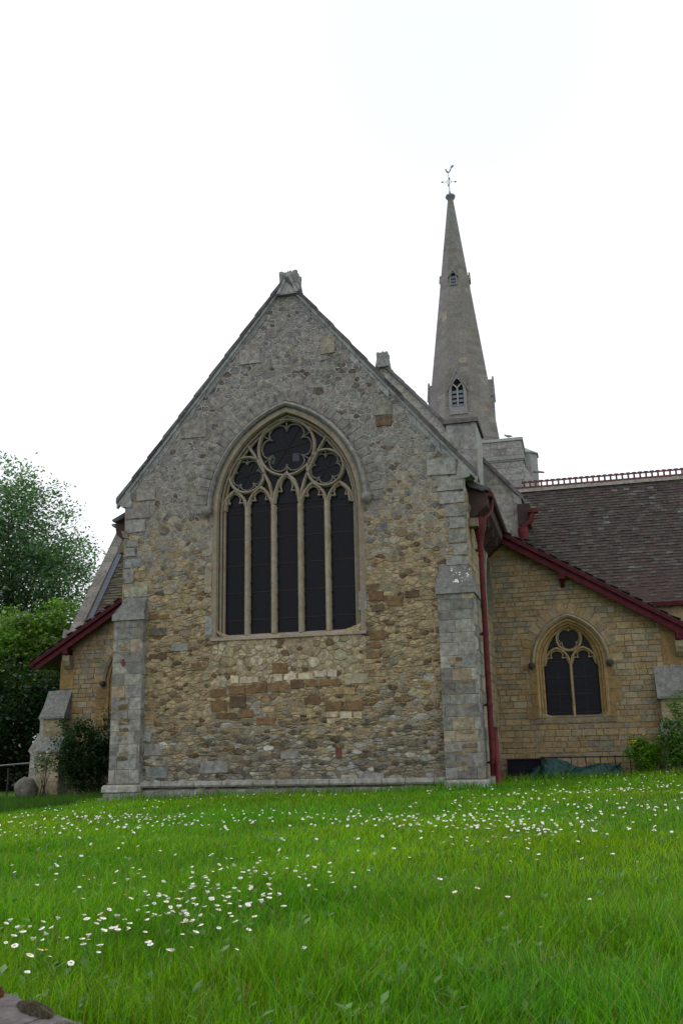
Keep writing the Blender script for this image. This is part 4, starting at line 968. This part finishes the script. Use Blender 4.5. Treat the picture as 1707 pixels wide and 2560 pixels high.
# ---- small bird standing on the tower parapet
q = MB(); bx_, by_, bz_ = 2.9, 31.6, 17.54
q.tube([(bx_-.22, by_, bz_+.24), (bx_-.12, by_, bz_+.17), (bx_, by_, bz_+.13), (bx_+.12, by_, bz_+.12), (bx_+.24, by_, bz_+.11)], [.035, .055, .075, .05, .012], 8, 0, (.2, .2, .22))
q.tube([(bx_-.25, by_, bz_+.25), (bx_-.31, by_, bz_+.24)], [.014, .003], 5, 0, (.1, .1, .1)); q.tube([(bx_, by_+.02, bz_+.08), (bx_, by_+.02, bz_)], .008, 4, 0, (.1, .1, .1)); q.tube([(bx_, by_-.02, bz_+.08), (bx_, by_-.02, bz_)], .008, 4, 0, (.1, .1, .1))
M_bird = attr_mat('feathers')
tag(q.build('bird', M_bird), 'small grey bird standing on the tower parapet beside the spire', 'bird')

# ================================================================== GROUND
def gz(x, y):
    x = np.asarray(x, float); y = np.asarray(y, float)
    z = .27+.020*np.clip(x, -8, 9)+.012*np.clip(y, 0, 7)*np.clip((np.abs(x)-3)/2, 0, 1)
    z = z+np.clip((-10-y)/6.5, 0, 1)*(.345-.27-.02*np.clip(x, -8, 9))
    z = z+.035*np.sin(x*.9+y*.45)*np.sin(y*.62-x*.2)*np.clip((-y-1.5)/3, 0, 1)+.02*np.sin(x*2.3+1)*np.sin(y*1.9)*np.clip((-y-1.5)/3, 0, 1)
    z = z-.16*np.clip((-3.2-x)/2.5, 0, 1)*np.clip((y+7.5)/3, 0, 1)
    z = z+.10*np.exp(-(((x-6.4)/1.6)**2+((y+7.4)/.8)**2))
    return z
# the retaining wall line separates lawn and street
WA = Vector((4.33, -16.64)); WD = Vector((.836, -.549))
def behind_wall(x, y): return (x-WA.x)*(-WD.y)+(y-WA.y)*WD.x      # > 0: lawn side
nx, ny = 150, 150
xs = np.concatenate([np.linspace(-300, -22, 12), np.linspace(-21, 21, 120), np.linspace(22, 300, 12)]); ys = np.concatenate([np.linspace(-19.6, 14, 120), np.linspace(15, 400, 30)])
V = []; 
for y in ys:
    for x in xs:
        yy = max(y, WA.y+(x-WA.x)*WD.y/WD.x+.02) if y < -8 else y
        V.append((x, yy if yy > y-30 else y, float(gz(x, yy))))
nx = len(xs); Fc = [(j*nx+i, j*nx+i+1, (j+1)*nx+i+1, (j+1)*nx+i) for j in range(len(ys)-1) for i in range(nx-1)]
g = MB(); g.v = V; g.f = Fc; g.m = [0]*len(Fc); g.c = [(.05, .1, .02)]*len(Fc); g.sm = [True]*len(Fc)
M_soil = plain_mat('lawn_ground', (.05, .11, .012), .95, .5, 3, .1, .8)
lawn = g.build('lawn_ground', M_soil, fix=False); tag(lawn, 'green churchyard lawn sloping gently up to the church', 'lawn', kind='structure')
g = MB(); g.add([(-200, -300, -.62), (200, -300, -.62), (200, 0, -.62), (-200, 0, -.62)], [(0, 1, 2, 3)], 0)
pv = g.build('pavement', plain_mat('asphalt', (.05, .05, .052), .9, .3, 8, .2, .5)); tag(pv, 'dark asphalt street below the churchyard wall', 'pavement', kind='structure')

# ---- churchyard wall in the foreground corner
cw = MB(); nrm = Vector((WD.y, -WD.x)).normalized()       # towards the street
if nrm.y > 0: nrm = -nrm
def wp(s_, o, z): p = WA+WD*s_+nrm*o; return (p.x, p.y, z)
q0 = -9.0
ztop = lambda s_: .452-.015*s_
while q0 < 4.2:
    l = rng.uniform(.7, 1.1); q1 = q0+l; c = jc((.15, .135, .125), .1)
    n = 6
    for i in range(n):
        a0, a1 = q0+.006+(l-.012)*i/n, q0+.006+(l-.012)*(i+1)/n
        h0, h1 = ztop(a0)+rng.uniform(-.002, .002), ztop(a1)
        cw.hexa([wp(a0, 0, h0-.10), wp(a1, 0, h1-.10), wp(a1, .40, h1-.14), wp(a0, .40, h0-.14), wp(a0, 0, h0), wp(a1, 0, h1), wp(a1, .40, h1-.05), wp(a0, .40, h0-.05)], 0, c)
    q0 = q1
z = -.62
while z < .32:
    h = rng.uniform(.12, .2); q0 = -9
    while q0 < 4.2:
        l = rng.uniform(.25, .5); c = jc((.25, .22, .18), .2)
        cw.hexa([wp(q0+.006, .02, z), wp(q0+l, .02, z), wp(q0+l, .36, z), wp(q0+.006, .36, z), wp(q0+.006, .02, z+h-.006), wp(q0+l, .02, z+h-.006), wp(q0+l, .36, z+h-.006), wp(q0+.006, .36, z+h-.006)], 0, c); q0 += l
    z += h
cwo = cw.build('churchyard_wall', M_ash); tag(cwo, 'low stone churchyard wall with mossy coping in the near corner', 'wall')
MS = []; MC = []
def moss_patch(s_, o, ln, wd, n, base, up_=1):
    for _ in range(n):
        t = nr.rand()*2*math.pi; r = math.sqrt(nr.rand()); a_, b_ = s_+r*math.cos(t)*ln, o+r*math.sin(t)*wd; p = Vector(wp(a_, b_, ztop(a_)-.05*b_/.4)); hh = .006*up_*(1-r*r)*(.6+.8*abs(math.sin(a_*60)*math.cos(b_*75+a_*20)))+.002
        for k in range(3):
            q = nr.rand()*6.28; d = Vector((math.cos(q), math.sin(q), 0))*.003; tp = p+Vector((nr.uniform(-.006, .006), nr.uniform(-.006, .006), hh+nr.rand()*.008))
            MS.extend([p-d+Vector((0, 0, hh-.008)), p+d+Vector((0, 0, hh-.008)), tp]); MC.append(np.array(base)*nr.uniform(.6, 1.4))
for args in ((-.06, .03, .13, .035, 3200, (.17, .07, .03), 2.4), (-.16, .10, .12, .03, 1800, (.2, .19, .13), 1.6), (-.3, .04, .12, .05, 1800, (.16, .13, .07), 2), (.06, .12, .08, .022, 900, (.22, .21, .15), 1.3), (.24, .02, .08, .02, 1200, (.13, .11, .08), 1.6), (.16, .17, .10, .014, 700, (.2, .19, .13), 1),
 (.46, .04, .08, .028, 1500, (.24, .24, .18), 2), (.58, .02, .07, .02, 900, (.2, .19, .13), 1.6), (.42, .2, .1, .035, 1200, (.2, .08, .03), 1.8), (.28, .30, .1, .03, 900, (.16, .14, .09), 1.2), (-.5, .04, .2, .04, 1500, (.15, .12, .06), 1.6)): moss_patch(*args)
mo = np_mesh('moss', np.array([tuple(p) for p in MS]), 3, np.array(MC), attr_mat('moss', .95, .1), cwo)

# ================================================================== GRASS
C0 = np.array([5.80, -18.96])
def fbm(x, y):
    return (np.sin(x*1.3+y*.7)*np.sin(y*1.1-x*.4)+.6*np.sin(x*3.1-y*1.7+1)*np.sin(y*2.9+.5)+.4*np.sin(x*6.3+y*4.1)*np.sin(y*7.1-x*2))/2
def grass_blades(n, dmin, dmax, xr=(-.85, .26), pw=1.0):
    d = dmin+(dmax-dmin)*nr.rand(n)**pw; lat = nr.uniform(xr[0], xr[1], n)*d*1.0+nr.uniform(-.3, .3, n)
    x = C0[0]+lat; y = C0[1]+d; return x, y, d
X, Y, D = [], [], []
for (n, a_, b_) in ((26000, 2.15, 3.2), (46000, 3.2, 5), (62000, 5, 8), (62000, 8, 12), (60000, 12, 17), (34000, 17, 21.5), (14000, 21.5, 25)):
    x, y, d = grass_blades(n, a_, b_, pw=.8); X.append(x); Y.append(y); D.append(d)
for (n, a_, b_) in ((22000, 2.3, 6), (30000, 6, 13), (26000, 13, 22)):      # beyond the edges of the picture
    for xr_ in ((-1.45, -.85), (.26, .95)):
        x, y, d = grass_blades(n, a_, b_, xr_, pw=.8); X.append(x); Y.append(y); D.append(d+3)
X = np.concatenate(X); Y = np.concatenate(Y); D = np.concatenate(D)
ok = (behind_wall(X, Y) > .02) & ~((np.abs(X) < 3.95) & (Y > -.22)) & ~((Y > 4.2) & (np.abs(X) < 8))
ok &= ~((X < -3.9) & (Y > 3.9))
X, Y, D = X[ok], Y[ok], D[ok]; n = len(X)
cl = fbm(X, Y); tall = np.clip(.45+.5*cl+.7*fbm(X*3.1+4, Y*2.7), 0, 1.6)
near = np.clip((5.5-D)/3, 0, 1); rightn = np.clip((X-4.9)/1.0, 0, 1)*near
base_h = .055+.035*tall+near*(.01+.065*tall)+rightn*.035
base_h *= np.where((D > 9) & (D < 12.5) & (X > 4.9), .6, 1)
edge = ((Y > -.9) & (Y < 0)) | ((Y > 2) & (X > 3.9)) | ((X < -3.9) & (Y > -1.5))
base_h *= np.where(edge, 1.9, 1)
H = base_h*nr.uniform(.55, 1.35, n); seedh = nr.rand(n) < .02; H = np.where(seedh, H*1.8, H)
W = (.0016+.00042*D)*nr.uniform(.7, 1.3, n); W = np.where(seedh, W*.5, W)
az = nr.uniform(0, 2*np.pi, n); ln = nr.uniform(.1, .95, n)*H; la = az+nr.uniform(-.8, .8, n)+1.57
la = np.where(nr.rand(n) < .75, la, 3*fbm(X*2.1+9, Y*2.3))
Z = gz(X, Y)
pd = np.stack([np.cos(az), np.sin(az), 0*az], 1); ld = np.stack([np.cos(la), np.sin(la), 0*la], 1)
P0 = np.stack([X, Y, Z-.006], 1)
def at_(t): return P0+ld*(ln*t**2)[:, None]+np.array([0, 0, 1])*(H*(t-.12*t**3))[:, None]
w_ = W[:, None]
a0, b0 = P0-pd*w_*.5, P0+pd*w_*.5; m1 = at_(.45); a1, b1 = m1-pd*w_*.48, m1+pd*w_*.48; m2 = at_(.8); a2, b2 = m2-pd*w_*.28, m2+pd*w_*.28; tip = at_(1.0)
quads = np.stack([a0, b0, b1, a1, a1, b1, b2, a2, a2, b2, tip, tip+pd*w_*.04], 1).reshape(-1, 3)
hue = fbm(X*.5+3, Y*.5-2); br = nr.uniform(.45, 1.6, n)*(1+.12*fbm(X*1.7, Y*1.3))
C = np.stack([.125+.075*hue, .285+.045*hue, .006+0*hue], 1)*br[:, None]
yel = np.exp(-(((X-7.2)/1.8)**2+((Y+6.9)/1.0)**2))*.8+np.exp(-(((X+.2)/.8)**2+((Y+9.5)/.9)**2))*.3
C = C*(1-yel[:, None])+np.array([.23, .34, .015])*yel[:, None]*br[:, None]
C *= (1+.24*fbm(X*1.1+1, Y*.8+2)-.18*np.clip(tall-.7, 0, 1)*near)[:, None]
dry = nr.rand(n) < .05; C[dry] = np.array([.24, .2, .09])*br[dry][:, None]
blue = nr.rand(n) < .12; C[blue] = np.array([.05, .20, .03])*br[blue][:, None]
C = np.repeat(C, 3, 0)
grass = np_mesh('grass', quads, 4, C, M_grass)
tag(grass, 'lush green grass of the churchyard lawn', 'grass', kind='stuff')
# broad-leaved weeds among the blades
WV, WC = [], []
for _ in range(700):
    d = 2.3+8*nr.rand()**1.3; x = C0[0]+nr.uniform(-.7, .18)*d; y = C0[1]+d
    if behind_wall(x, y) < .05: continue
    z0 = float(gz(x, y)); s_ = nr.uniform(.018, .045)
    for k in range(nr.randint(2, 5)):
        q = nr.rand()*6.28; dr = np.array([math.cos(q), math.sin(q), 0]); sd = np.array([-dr[1], dr[0], 0]); b_ = np.array([x, y, z0+nr.uniform(.02, .06)]); lift = nr.uniform(.3, 1.1)
        WV += [b_, b_+dr*s_*.5+sd*s_*.28+[0, 0, s_*.5*lift], b_+dr*s_+[0, 0, s_*.8*lift], b_+dr*s_*.5-sd*s_*.28+[0, 0, s_*.5*lift]]; WC.append(np.array([.09, .20, .035])*nr.uniform(.7, 1.3))
wd_ = np_mesh('weed', np.array(WV), 4, np.array(WC), M_leaf); tag(wd_, 'broad-leaved weeds growing low among the grass blades', 'weeds', kind='stuff')

# ================================================================== DAISIES
def daisy_meshes(seed):
    r = random.Random(seed); pe = MB(); n = r.choice((13, 15, 17)); cup = (-.1, .05, .2, .45, .9)[seed % 5]; hd_ = .055
    for k in range(n):
        q = 2*math.pi*k/n+r.uniform(-.1, .1); d = Vector((math.cos(q), math.sin(q), 0)); s_ = Vector((-d.y, d.x, 0)); rr_ = .0135*r.uniform(.85, 1.1)
        a_ = d*.004+Vector((0, 0, .0015)); b_ = d*rr_*.65+s_*.0031+Vector((0, 0, rr_*cup*.5+.001)); c_ = d*rr_+Vector((0, 0, rr_*cup)); e_ = d*rr_*.65-s_*.0031+Vector((0, 0, rr_*cup*.5))
        pe.add([a_, b_, c_+s_*.0018, c_-s_*.0018, e_], [(0, 1, 2, 3, 4)], 0)
    ey = MB(); ey.tube([(0, 0, -.001), (0, 0, .002), (0, 0, .0042), (0, 0, .0052)], [.0038, .0040, .0028, .0008], 8)
    sm = MB(); lx, ly = r.uniform(-.012, .012), r.uniform(-.012, .012); sm.tube([(lx, ly, -hd_-.03), (lx*.3, ly*.3, -hd_*.4), (0, 0, 0)], .0011, 5)
    return pe, ey, sm
tilt = []
protos = []; joined = []
for s_ in range(5):
    pe, ey, sm = daisy_meshes(s_)
    me = [b.build(nm, m_, fix=False) for b, nm, m_ in ((sm, 'stem', M_stem), (pe, 'petals', M_petal), (ey, 'flower_eye', M_eye))]
    protos.append(me)
    J = MB()
    for k, b in enumerate((sm, pe, ey)): J.add(b.v, b.f, k)
    joined.append(J)
jm = []
for J in joined:
    o = J.build('daisy', [M_stem, M_petal, M_eye], fix=False); jm.append(o.data); col.objects.unlink(o); bpy.data.objects.remove(o)
pm = [[o.data for o in me] for me in protos]
for me in protos:
    for o in me: col.objects.unlink(o); bpy.data.objects.remove(o)
# patches of daisies over the lawn: (x, y, spread x, spread y, count)
PATCHES = [(4.28, -15.1, .20, .50, 150), (3.95, -14.4, .2, .3, 22), (4.06, -16.05, .14, .28, 26), (.2, -8.9, .9, 1.2, 190), (1.6, -9.8, .8, .9, 40), (4.75, -11.2, .55, .55, 120), (5.4, -12.0, .35, .4, 34), (5.5, -9.0, .8, .8, 60),
 (5.6, -7.4, .9, 1.2, 90), (6.7, -6.6, .9, 1.3, 70), (4.0, -13.5, .5, .6, 28), (5.4, -13.1, .4, .6, 16), (3.0, -12.9, .5, .7, 26), (2.4, -8.6, 1.3, 1.2, 40), (-.5, -3.2, 1.6, 1.2, 40), (6.2, -3.0, 1.4, 1.6, 45), (7.0, 1.2, .9, 1.4, 36), (4.5, -9.8, .8, .5, 50)]
pts = []
for (x, y, sx, sy, n) in PATCHES:
    for _ in range(n):
        a_, b_ = rng.gauss(x, sx), rng.gauss(y, sy); pts.append((a_, b_))
for _ in range(130):
    d = 2.9+17*rng.random()**.75; pts.append((5.8+rng.uniform(-.62, .1)*d, -18.96+d))
pts = [(x, y) for x, y in pts if behind_wall(x, y) > .08 and not (abs(x) < 4.05 and y > -.5) and y < 3.8 and not (x < -4.2 and y > -.8) and math.hypot(x-5.8, y+18.96) > 2.75]
pts.sort(key=lambda p: math.hypot(p[0]-5.8, p[1]+18.96))
DL = 'white daisy with a yellow eye on a thin stem in the lawn'
pinkset = 0
def daisy_rot(): return (rng.gauss(.06, .22), rng.gauss(0, .25), rng.uniform(-.5, .5))
def hgt(x, y):
    d = math.hypot(x-5.8, y+18.96); return float(gz(x, y))+.062+.03*rng.random()+(.03 if d < 5 else 0)
for i, (x, y) in enumerate(pts[:300]):
    v_ = rng.randrange(5); sc_ = rng.uniform(.52, .9); rot = daisy_rot()
    if i < 60:
        o = bpy.data.objects.new('daisy', None); o.empty_display_size = .02; col.objects.link(o)
        for me, nm in zip(pm[v_], ('stem', 'petals', 'flower_eye')):
            c = bpy.data.objects.new(nm, me); c.parent = o; col.objects.link(c)
    else: o = bpy.data.objects.new('daisy', jm[v_]); col.objects.link(o)
    o.location = (x, y, hgt(x, y)); o.rotation_euler = rot; o.scale = (sc_,)*3
    tag(o, DL, 'daisy', 'daisies in the lawn')
FAR = MB()
for (x, y) in pts[300:]:
    J = joined[rng.randrange(5)]; M = Matrix.Translation((x, y, hgt(x, y))) @ Matrix.Rotation(rng.gauss(.3, .3), 4, 'X') @ Matrix.Rotation(rng.gauss(0, .3), 4, 'Y') @ Matrix.Scale(rng.uniform(.7, 1.05), 4)
    b0_ = len(FAR.v); FAR.v += [tuple(M @ Vector(p)) for p in J.v]; FAR.f += [[b0_+k for k in f] for f in J.f]; FAR.m += J.m; FAR.c += J.c; FAR.sm += J.sm
fo = FAR.build('daisy_carpet', [M_stem, M_petal, M_eye], fix=False); tag(fo, 'carpet of small distant daisies in the grass near the church', 'daisies', kind='stuff')

# ================================================================== FOLIAGE
def leaf_cloud(centres, radii, per, size, base, jit=.25, flat=.75, seed=0, cjit=.2, hang=0):
    r_ = np.random.RandomState(seed); C_ = np.asarray(centres, float); Rr = np.asarray(radii, float); n = len(C_)
    P = np.repeat(C_, per, 0)+r_.normal(size=(n*per, 3))*np.repeat(Rr, per)[:, None]*np.array([.55, .55, .55*flat])
    nn = len(P); s_ = size*r_.uniform(.6, 1.35, nn)
    ax = r_.normal(size=(nn, 3)); ax[:, 2] *= .55; ax[:, 2] -= hang; ax /= np.linalg.norm(ax, axis=1)[:, None]
    up_ = r_.normal(size=(nn, 3))*.55+np.array([0, 0, 1.0]); sd = np.cross(ax, up_); sd /= np.linalg.norm(sd, axis=1)[:, None]; nm = np.cross(sd, ax)
    A = P-ax*s_[:, None]*.5; B = P+ax*s_[:, None]*.5; m_ = P-ax*s_[:, None]*.05
    V = np.stack([A, m_+sd*s_[:, None]*.33+nm*s_[:, None]*.06, B, m_-sd*s_[:, None]*.33+nm*s_[:, None]*.06], 1).reshape(-1, 3)
    cc = np.repeat(r_.normal(1, cjit, n).clip(.5, 1.6), per); col_ = np.array(base)*(cc*r_.normal(1, jit, nn).clip(.4, 1.8))[:, None]
    col_[:, 0] *= r_.uniform(.8, 1.3, nn); return V, col_
def crown_centres(c, rad, n, seed, shell=.55, lump=.22):
    r_ = np.random.RandomState(seed); d = r_.normal(size=(n, 3)); d /= np.linalg.norm(d, axis=1)[:, None]
    rr_ = shell+(1-shell)*r_.rand(n)**.6; bumpy = 1+lump*np.sin(d[:, 0]*5+seed)*np.cos(d[:, 2]*6+seed*2)+lump*.6*np.sin(d[:, 1]*9+d[:, 2]*7)
    return np.array(c)+d*(rr_*bumpy)[:, None]*np.array(rad)
def tree(name, label, base, crown_c, rad, n, per, size, colr, seed, trunk_r=.3, clr=1.0, cat='tree', flat=.7, limbs=9, shell=.5):
    o = empty(name, label, cat, base); bv = np.array(base)
    cc = crown_centres(np.array(crown_c)-bv, rad, n, seed, shell); V, C_ = leaf_cloud(cc, [clr]*n, per, size, colr, seed=seed, flat=flat)
    np_mesh('crown', V, 4, C_, M_leaf, o)
    t = MB(); r_ = random.Random(seed); ctr = Vector(crown_c)-Vector(base)
    top = ctr+Vector((0, 0, rad[2]*.5)); t.tube([(0, 0, -.3), (ctr.x*.1, ctr.y*.1, ctr.z*.35), (ctr.x*.6, ctr.y*.6, ctr.z*.75), tuple(top)], [trunk_r, trunk_r*.75, trunk_r*.5, trunk_r*.1], 9)
    for k in range(limbs):
        s0 = Vector((ctr.x*.35, ctr.y*.35, ctr.z*r_.uniform(.4, .8))); e_ = Vector(cc[r_.randrange(n)]); mid = s0.lerp(e_, .5)+Vector((0, 0, rad[2]*.12))
        t.tube([s0, mid, e_], [trunk_r*.35, trunk_r*.2, trunk_r*.06], 6)
    t.build('trunk', M_bark, o); return o
tree('tall_tree', 'tall broad green tree reaching above the aisle roof on the left', (-26.5, 31, .3), (-26.6, 31, 10.2), (5.0, 4.2, 8.2), 720, 95, .20, (.10, .18, .10), 3, .5, .95, shell=.3)
tree('tree', 'dark green tree half hidden low behind the yellow-green maple', (-24, 22, .3), (-23.5, 22, 3.8), (4.6, 2.5, 4.2), 260, 60, .26, (.018, .05, .014), 5, .35, 1.2, shell=.3)
tree('maple', 'bright yellow-green maple with layered foliage left of the church', (-15.2, 15.2, .3), (-15.3, 15.2, 4.75), (3.0, 2.0, 2.45), 330, 85, .15, (.105, .195, .028), 8, .2, .55, flat=.35, shell=.3)
tree('shaded_foliage', 'dark leafy mass below the maple at the left edge, shade put into its leaf colour', (-14.6, 12.4, .3), (-14.4, 12.4, 1.9), (3.2, 1.7, 2.4), 200, 90, .16, (.014, .036, .012), 9, .25, .7, shell=.2)  # foliage under the maple, its shade painted into the near-black leaf colour

def shrub(name, label, base, cc, rad, n, per, size, colr, seed, stems=6, clr=.18, cat='shrub', mat=None, flat=.8):
    o = empty(name, label, cat, base); bv = np.array(base); c_ = crown_centres(np.array(cc)-bv, rad, n, seed, .3, .28)
    c_[:, 2] = np.maximum(c_[:, 2], .02); V, C_ = leaf_cloud(c_, [clr]*n, per, size, colr, seed=seed, flat=flat); np_mesh('foliage', V, 4, C_, M_leaf, o)
    t = MB(); r_ = random.Random(seed)
    for k in range(stems): e_ = Vector(c_[r_.randrange(n)]); t.tube([(r_.uniform(-.08, .08), r_.uniform(-.08, .08), -.05), (e_.x*.4, e_.y*.4, e_.z*.5), e_], [.016, .012, .004], 5)
    t.build('stem', M_bark, o); return o, c_
shrub('shrub', 'dense dark green shrub growing between the corner buttress and the big gable wall', (-6.0, 3.1, .25), (-6.0, 3.1, 1.1), (1.1, .5, .95), 190, 60, .075, (.02, .052, .014), 21)
o, c_ = shrub('rose_bush', 'thin rose bush with pale cream roses in front of the corner buttress', (-7.35, 3.2, .2), (-7.35, 3.2, 1.0), (.32, .2, .35), 26, 20, .05, (.045, .10, .03), 22, 5, .1)
f = MB()
for p in c_[:7]:
    p = Vector(p)
    for k in range(5): q = k*1.26; f.tube([p+Vector((.015*math.cos(q), .015*math.sin(q)-.05, 0)), p+Vector((.03*math.cos(q), .03*math.sin(q)-.05, .025))], [.018, .014], 5)
f.build('blossom', plain_mat('cream_petal', (.62, .58, .42), .6, .05), o)
o, c_ = shrub('flowering_plant', 'bright green plant with small yellow flowers by the railing', (7.0, 3.75, .45), (7.02, 3.75, .85), (.40, .28, .36), 80, 55, .05, (.12, .26, .02), 23, 8, .11)
f = MB(); r_ = random.Random(4)
for k in range(16):
    p = Vector((r_.uniform(-.38, .38), r_.uniform(-.25, .1), r_.uniform(.62, .86) if k < 12 else r_.uniform(.3, .6)))
    for j in range(4): q = j*1.57+k; f.tube([p, p+Vector((.028*math.cos(q), .028*math.sin(q), .008))], [.010, .007], 5)
f.build('blossom', plain_mat('yellow_petal', (.75, .5, .02), .6, .05), o)
shrub('leafy_shrub', 'tall leafy shrub against the right corner buttress at the picture edge', (7.75, 3.3, .45), (7.8, 3.3, 1.15), (.45, .35, .75), 90, 60, .06, (.09, .19, .03), 24, 6, .14)
# rough long grass under the aisle on the left
r_ = np.random.RandomState(3); n = 42000; x = r_.uniform(-12.5, -3.2, n); y = r_.uniform(-6.5, 3.9, n)
k_ = ~((x > -4.05) & (y > -.35)) & (x < -3.45-(y+4.75)*.14+.25*np.sin(y*2.3)) & ~((x > -8.7) & (y > 3.9)); x, y = x[k_], y[k_]; n = len(x); h = r_.uniform(.10, .30, n); az = r_.uniform(0, 6.28, n); z = gz(x, y)
P = np.stack([x, y, z-.01], 1); pdv = np.stack([np.cos(az), np.sin(az), 0*az], 1)*.004; ldv = np.stack([np.cos(az*3), np.sin(az*3), 0*az], 1)*(h*.35)[:, None]; upv = np.stack([0*h, 0*h, h], 1)
m1 = P+ldv*.3+upv*.6; V = np.stack([P-pdv, P+pdv, m1+pdv, m1-pdv, m1-pdv, m1+pdv, P+ldv+upv+pdv*.1, P+ldv+upv-pdv*.1], 1).reshape(-1, 3)
cg_ = np.repeat(np.array([.05, .12, .02])*r_.uniform(.5, 1.3, n)[:, None], 2, 0)
lg = np_mesh('long_grass', V, 4, cg_, M_grass); tag(lg, 'dark unmown long grass along the foot of the left aisle', 'long grass', kind='stuff')

# ================================================================== THINGS BESIDE THE WALLS
# green tarpaulin
tp = MB(); r_ = random.Random(2)
prof = [(4.5, .60, .30), (4.70, .64, .1), (4.78, .92, .05), (4.88, .84, .12), (5.1, .76, .2), (5.4, .70, .15), (5.7, .66, .2), (6.0, .64, .12), (6.25, .70, .25), (6.42, .74, .28), (6.5, .66, .1)]
m = 7; vs = []
pp = []
for i in range(len(prof)-1):
    for t in np.linspace(0, 1, 5)[:-1]: pp.append(tuple(prof[i][k]+(prof[i+1][k]-prof[i][k])*t for k in range(3)))
pp.append(prof[-1])
for i, (x, zt, dy) in enumerate(pp):
    for j in range(m+1):
        t = j/m; y = 3.95-.42*t+.07*math.sin(i*.8+j*1.4)+.03*math.sin(i*2.1); z = zt*(1-t)+.33*t+.05*math.sin(t*math.pi*2+i*.5)+r_.uniform(-.008, .008)
        vs.append((x+.05*math.sin(j*1.1+i*.4), y, z))
N1 = len(pp); tp.add(vs, [(i*(m+1)+j, (i+1)*(m+1)+j, (i+1)*(m+1)+j+1, i*(m+1)+j+1) for i in range(N1-1) for j in range(m)], 0, (.02, .1, .075), True)
back = [(x, y+.012, z) for x, y, z in vs]; tp.add(back, [(i*(m+1)+j, i*(m+1)+j+1, (i+1)*(m+1)+j+1, (i+1)*(m+1)+j) for i in range(N1-1) for j in range(m)], 0, (.02, .1, .075), True)
tag(tp.build('tarpaulin', plain_mat('green_tarpaulin', (.006, .045, .035), .45, .5, 5, .3), fix=False), 'crumpled dark green tarpaulin heaped against the railing', 'tarpaulin')
# dark board beside the downpipe
q = MB(); q.box(3.95, 4.72, 4.16, 4.20, .44, .80); q.box(3.94, 4.74, 4.14, 4.22, .80, .83); q.box(3.95, 4.7, 4.15, 4.3, .36, .44, 1, (.3, .28, .23))
tag(q.build('hoarding', [M_void, M_ash]), 'black board covering the light well at the foot of the downpipe', 'board')
# railing
ro = empty('railing', 'low black iron railing behind the green tarpaulin', 'railing', (6, 4.0, .4))
q = MB(); q.tube([(-1.3, 0, .45), (1.4, 0, .44)], .016, 8); q.tube([(-1.3, 0, .02), (1.4, 0, .02)], .012, 8); q.build('rail', M_iron, ro)
for k in range(9):
    q = MB(); x = -1.25+k*.32; q.tube([(x, 0, -.08), (x, 0, .45)], .011, 8); q.tube([(x, 0, .42), (x, 0, .47)], .016, 6); q.build('bar', M_iron, ro)
# grey rail on posts at the far left
ro = empty('handrail', 'thin grey rail on dark posts at the far left edge', 'handrail', (-10, 5, .3))
q = MB(); q.tube([(-1.8, 0, .50), (1.45, -.1, .68)], .02, 8); q.build('rail', M_lead, ro)
for x in (-1.4, -.45, .5, 1.3):
    q = MB(); q.tube([(x, 0, -.2), (x+.02, 0, .3), (x, 0, .52+.05*x)], .025, 7); q.build('post', M_iron, ro)
# grey boulder at the foot of the left corner buttress
bm = bmesh.new(); bmesh.ops.create_icosphere(bm, subdivisions=4, radius=1)
from mathutils import noise as mn
for v_ in bm.verts:
    k = 1+.25*mn.noise(v_.co*1.4)+.08*mn.noise(v_.co*4); v_.co = Vector((v_.co.x*.30*k, v_.co.y*.25*k, max(v_.co.z, -.4)*.34*k))
me = bpy.data.meshes.new('boulder'); bm.to_mesh(me); bm.free(); me.materials.append(M_cap)
at = me.attributes.new('col', 'FLOAT_COLOR', 'FACE'); at.data.foreach_set('color', np.tile([.13, .12, .10, 1], len(me.polygons)).astype('f'))
for p in me.polygons: p.use_smooth = True
bo = bpy.data.objects.new('boulder', me); bo.location = (-7.95, 3.45, .28); col.objects.link(bo); tag(bo, 'rounded grey boulder at the foot of the left corner buttress', 'boulder')
# low churchyard boundary wall far left behind the rail
q = MB(); ashlar(q, frame_y(17.5), [], (-30, -8.5, 0, 1.5), (.14, .22), (.3, .6), lambda x, z: jc((.22, .18, .13), .2)); q.box(-30, -8.5, 17.52, 17.9, 0, 1.5, 1); q.box(-30, -8.5, 17.45, 17.95, 1.5, 1.6, 0, (.2, .19, .17))
tag(q.build('boundary_wall', [M_gold, M_mort]), 'low shaded boundary wall behind the rail at the far left', 'wall')
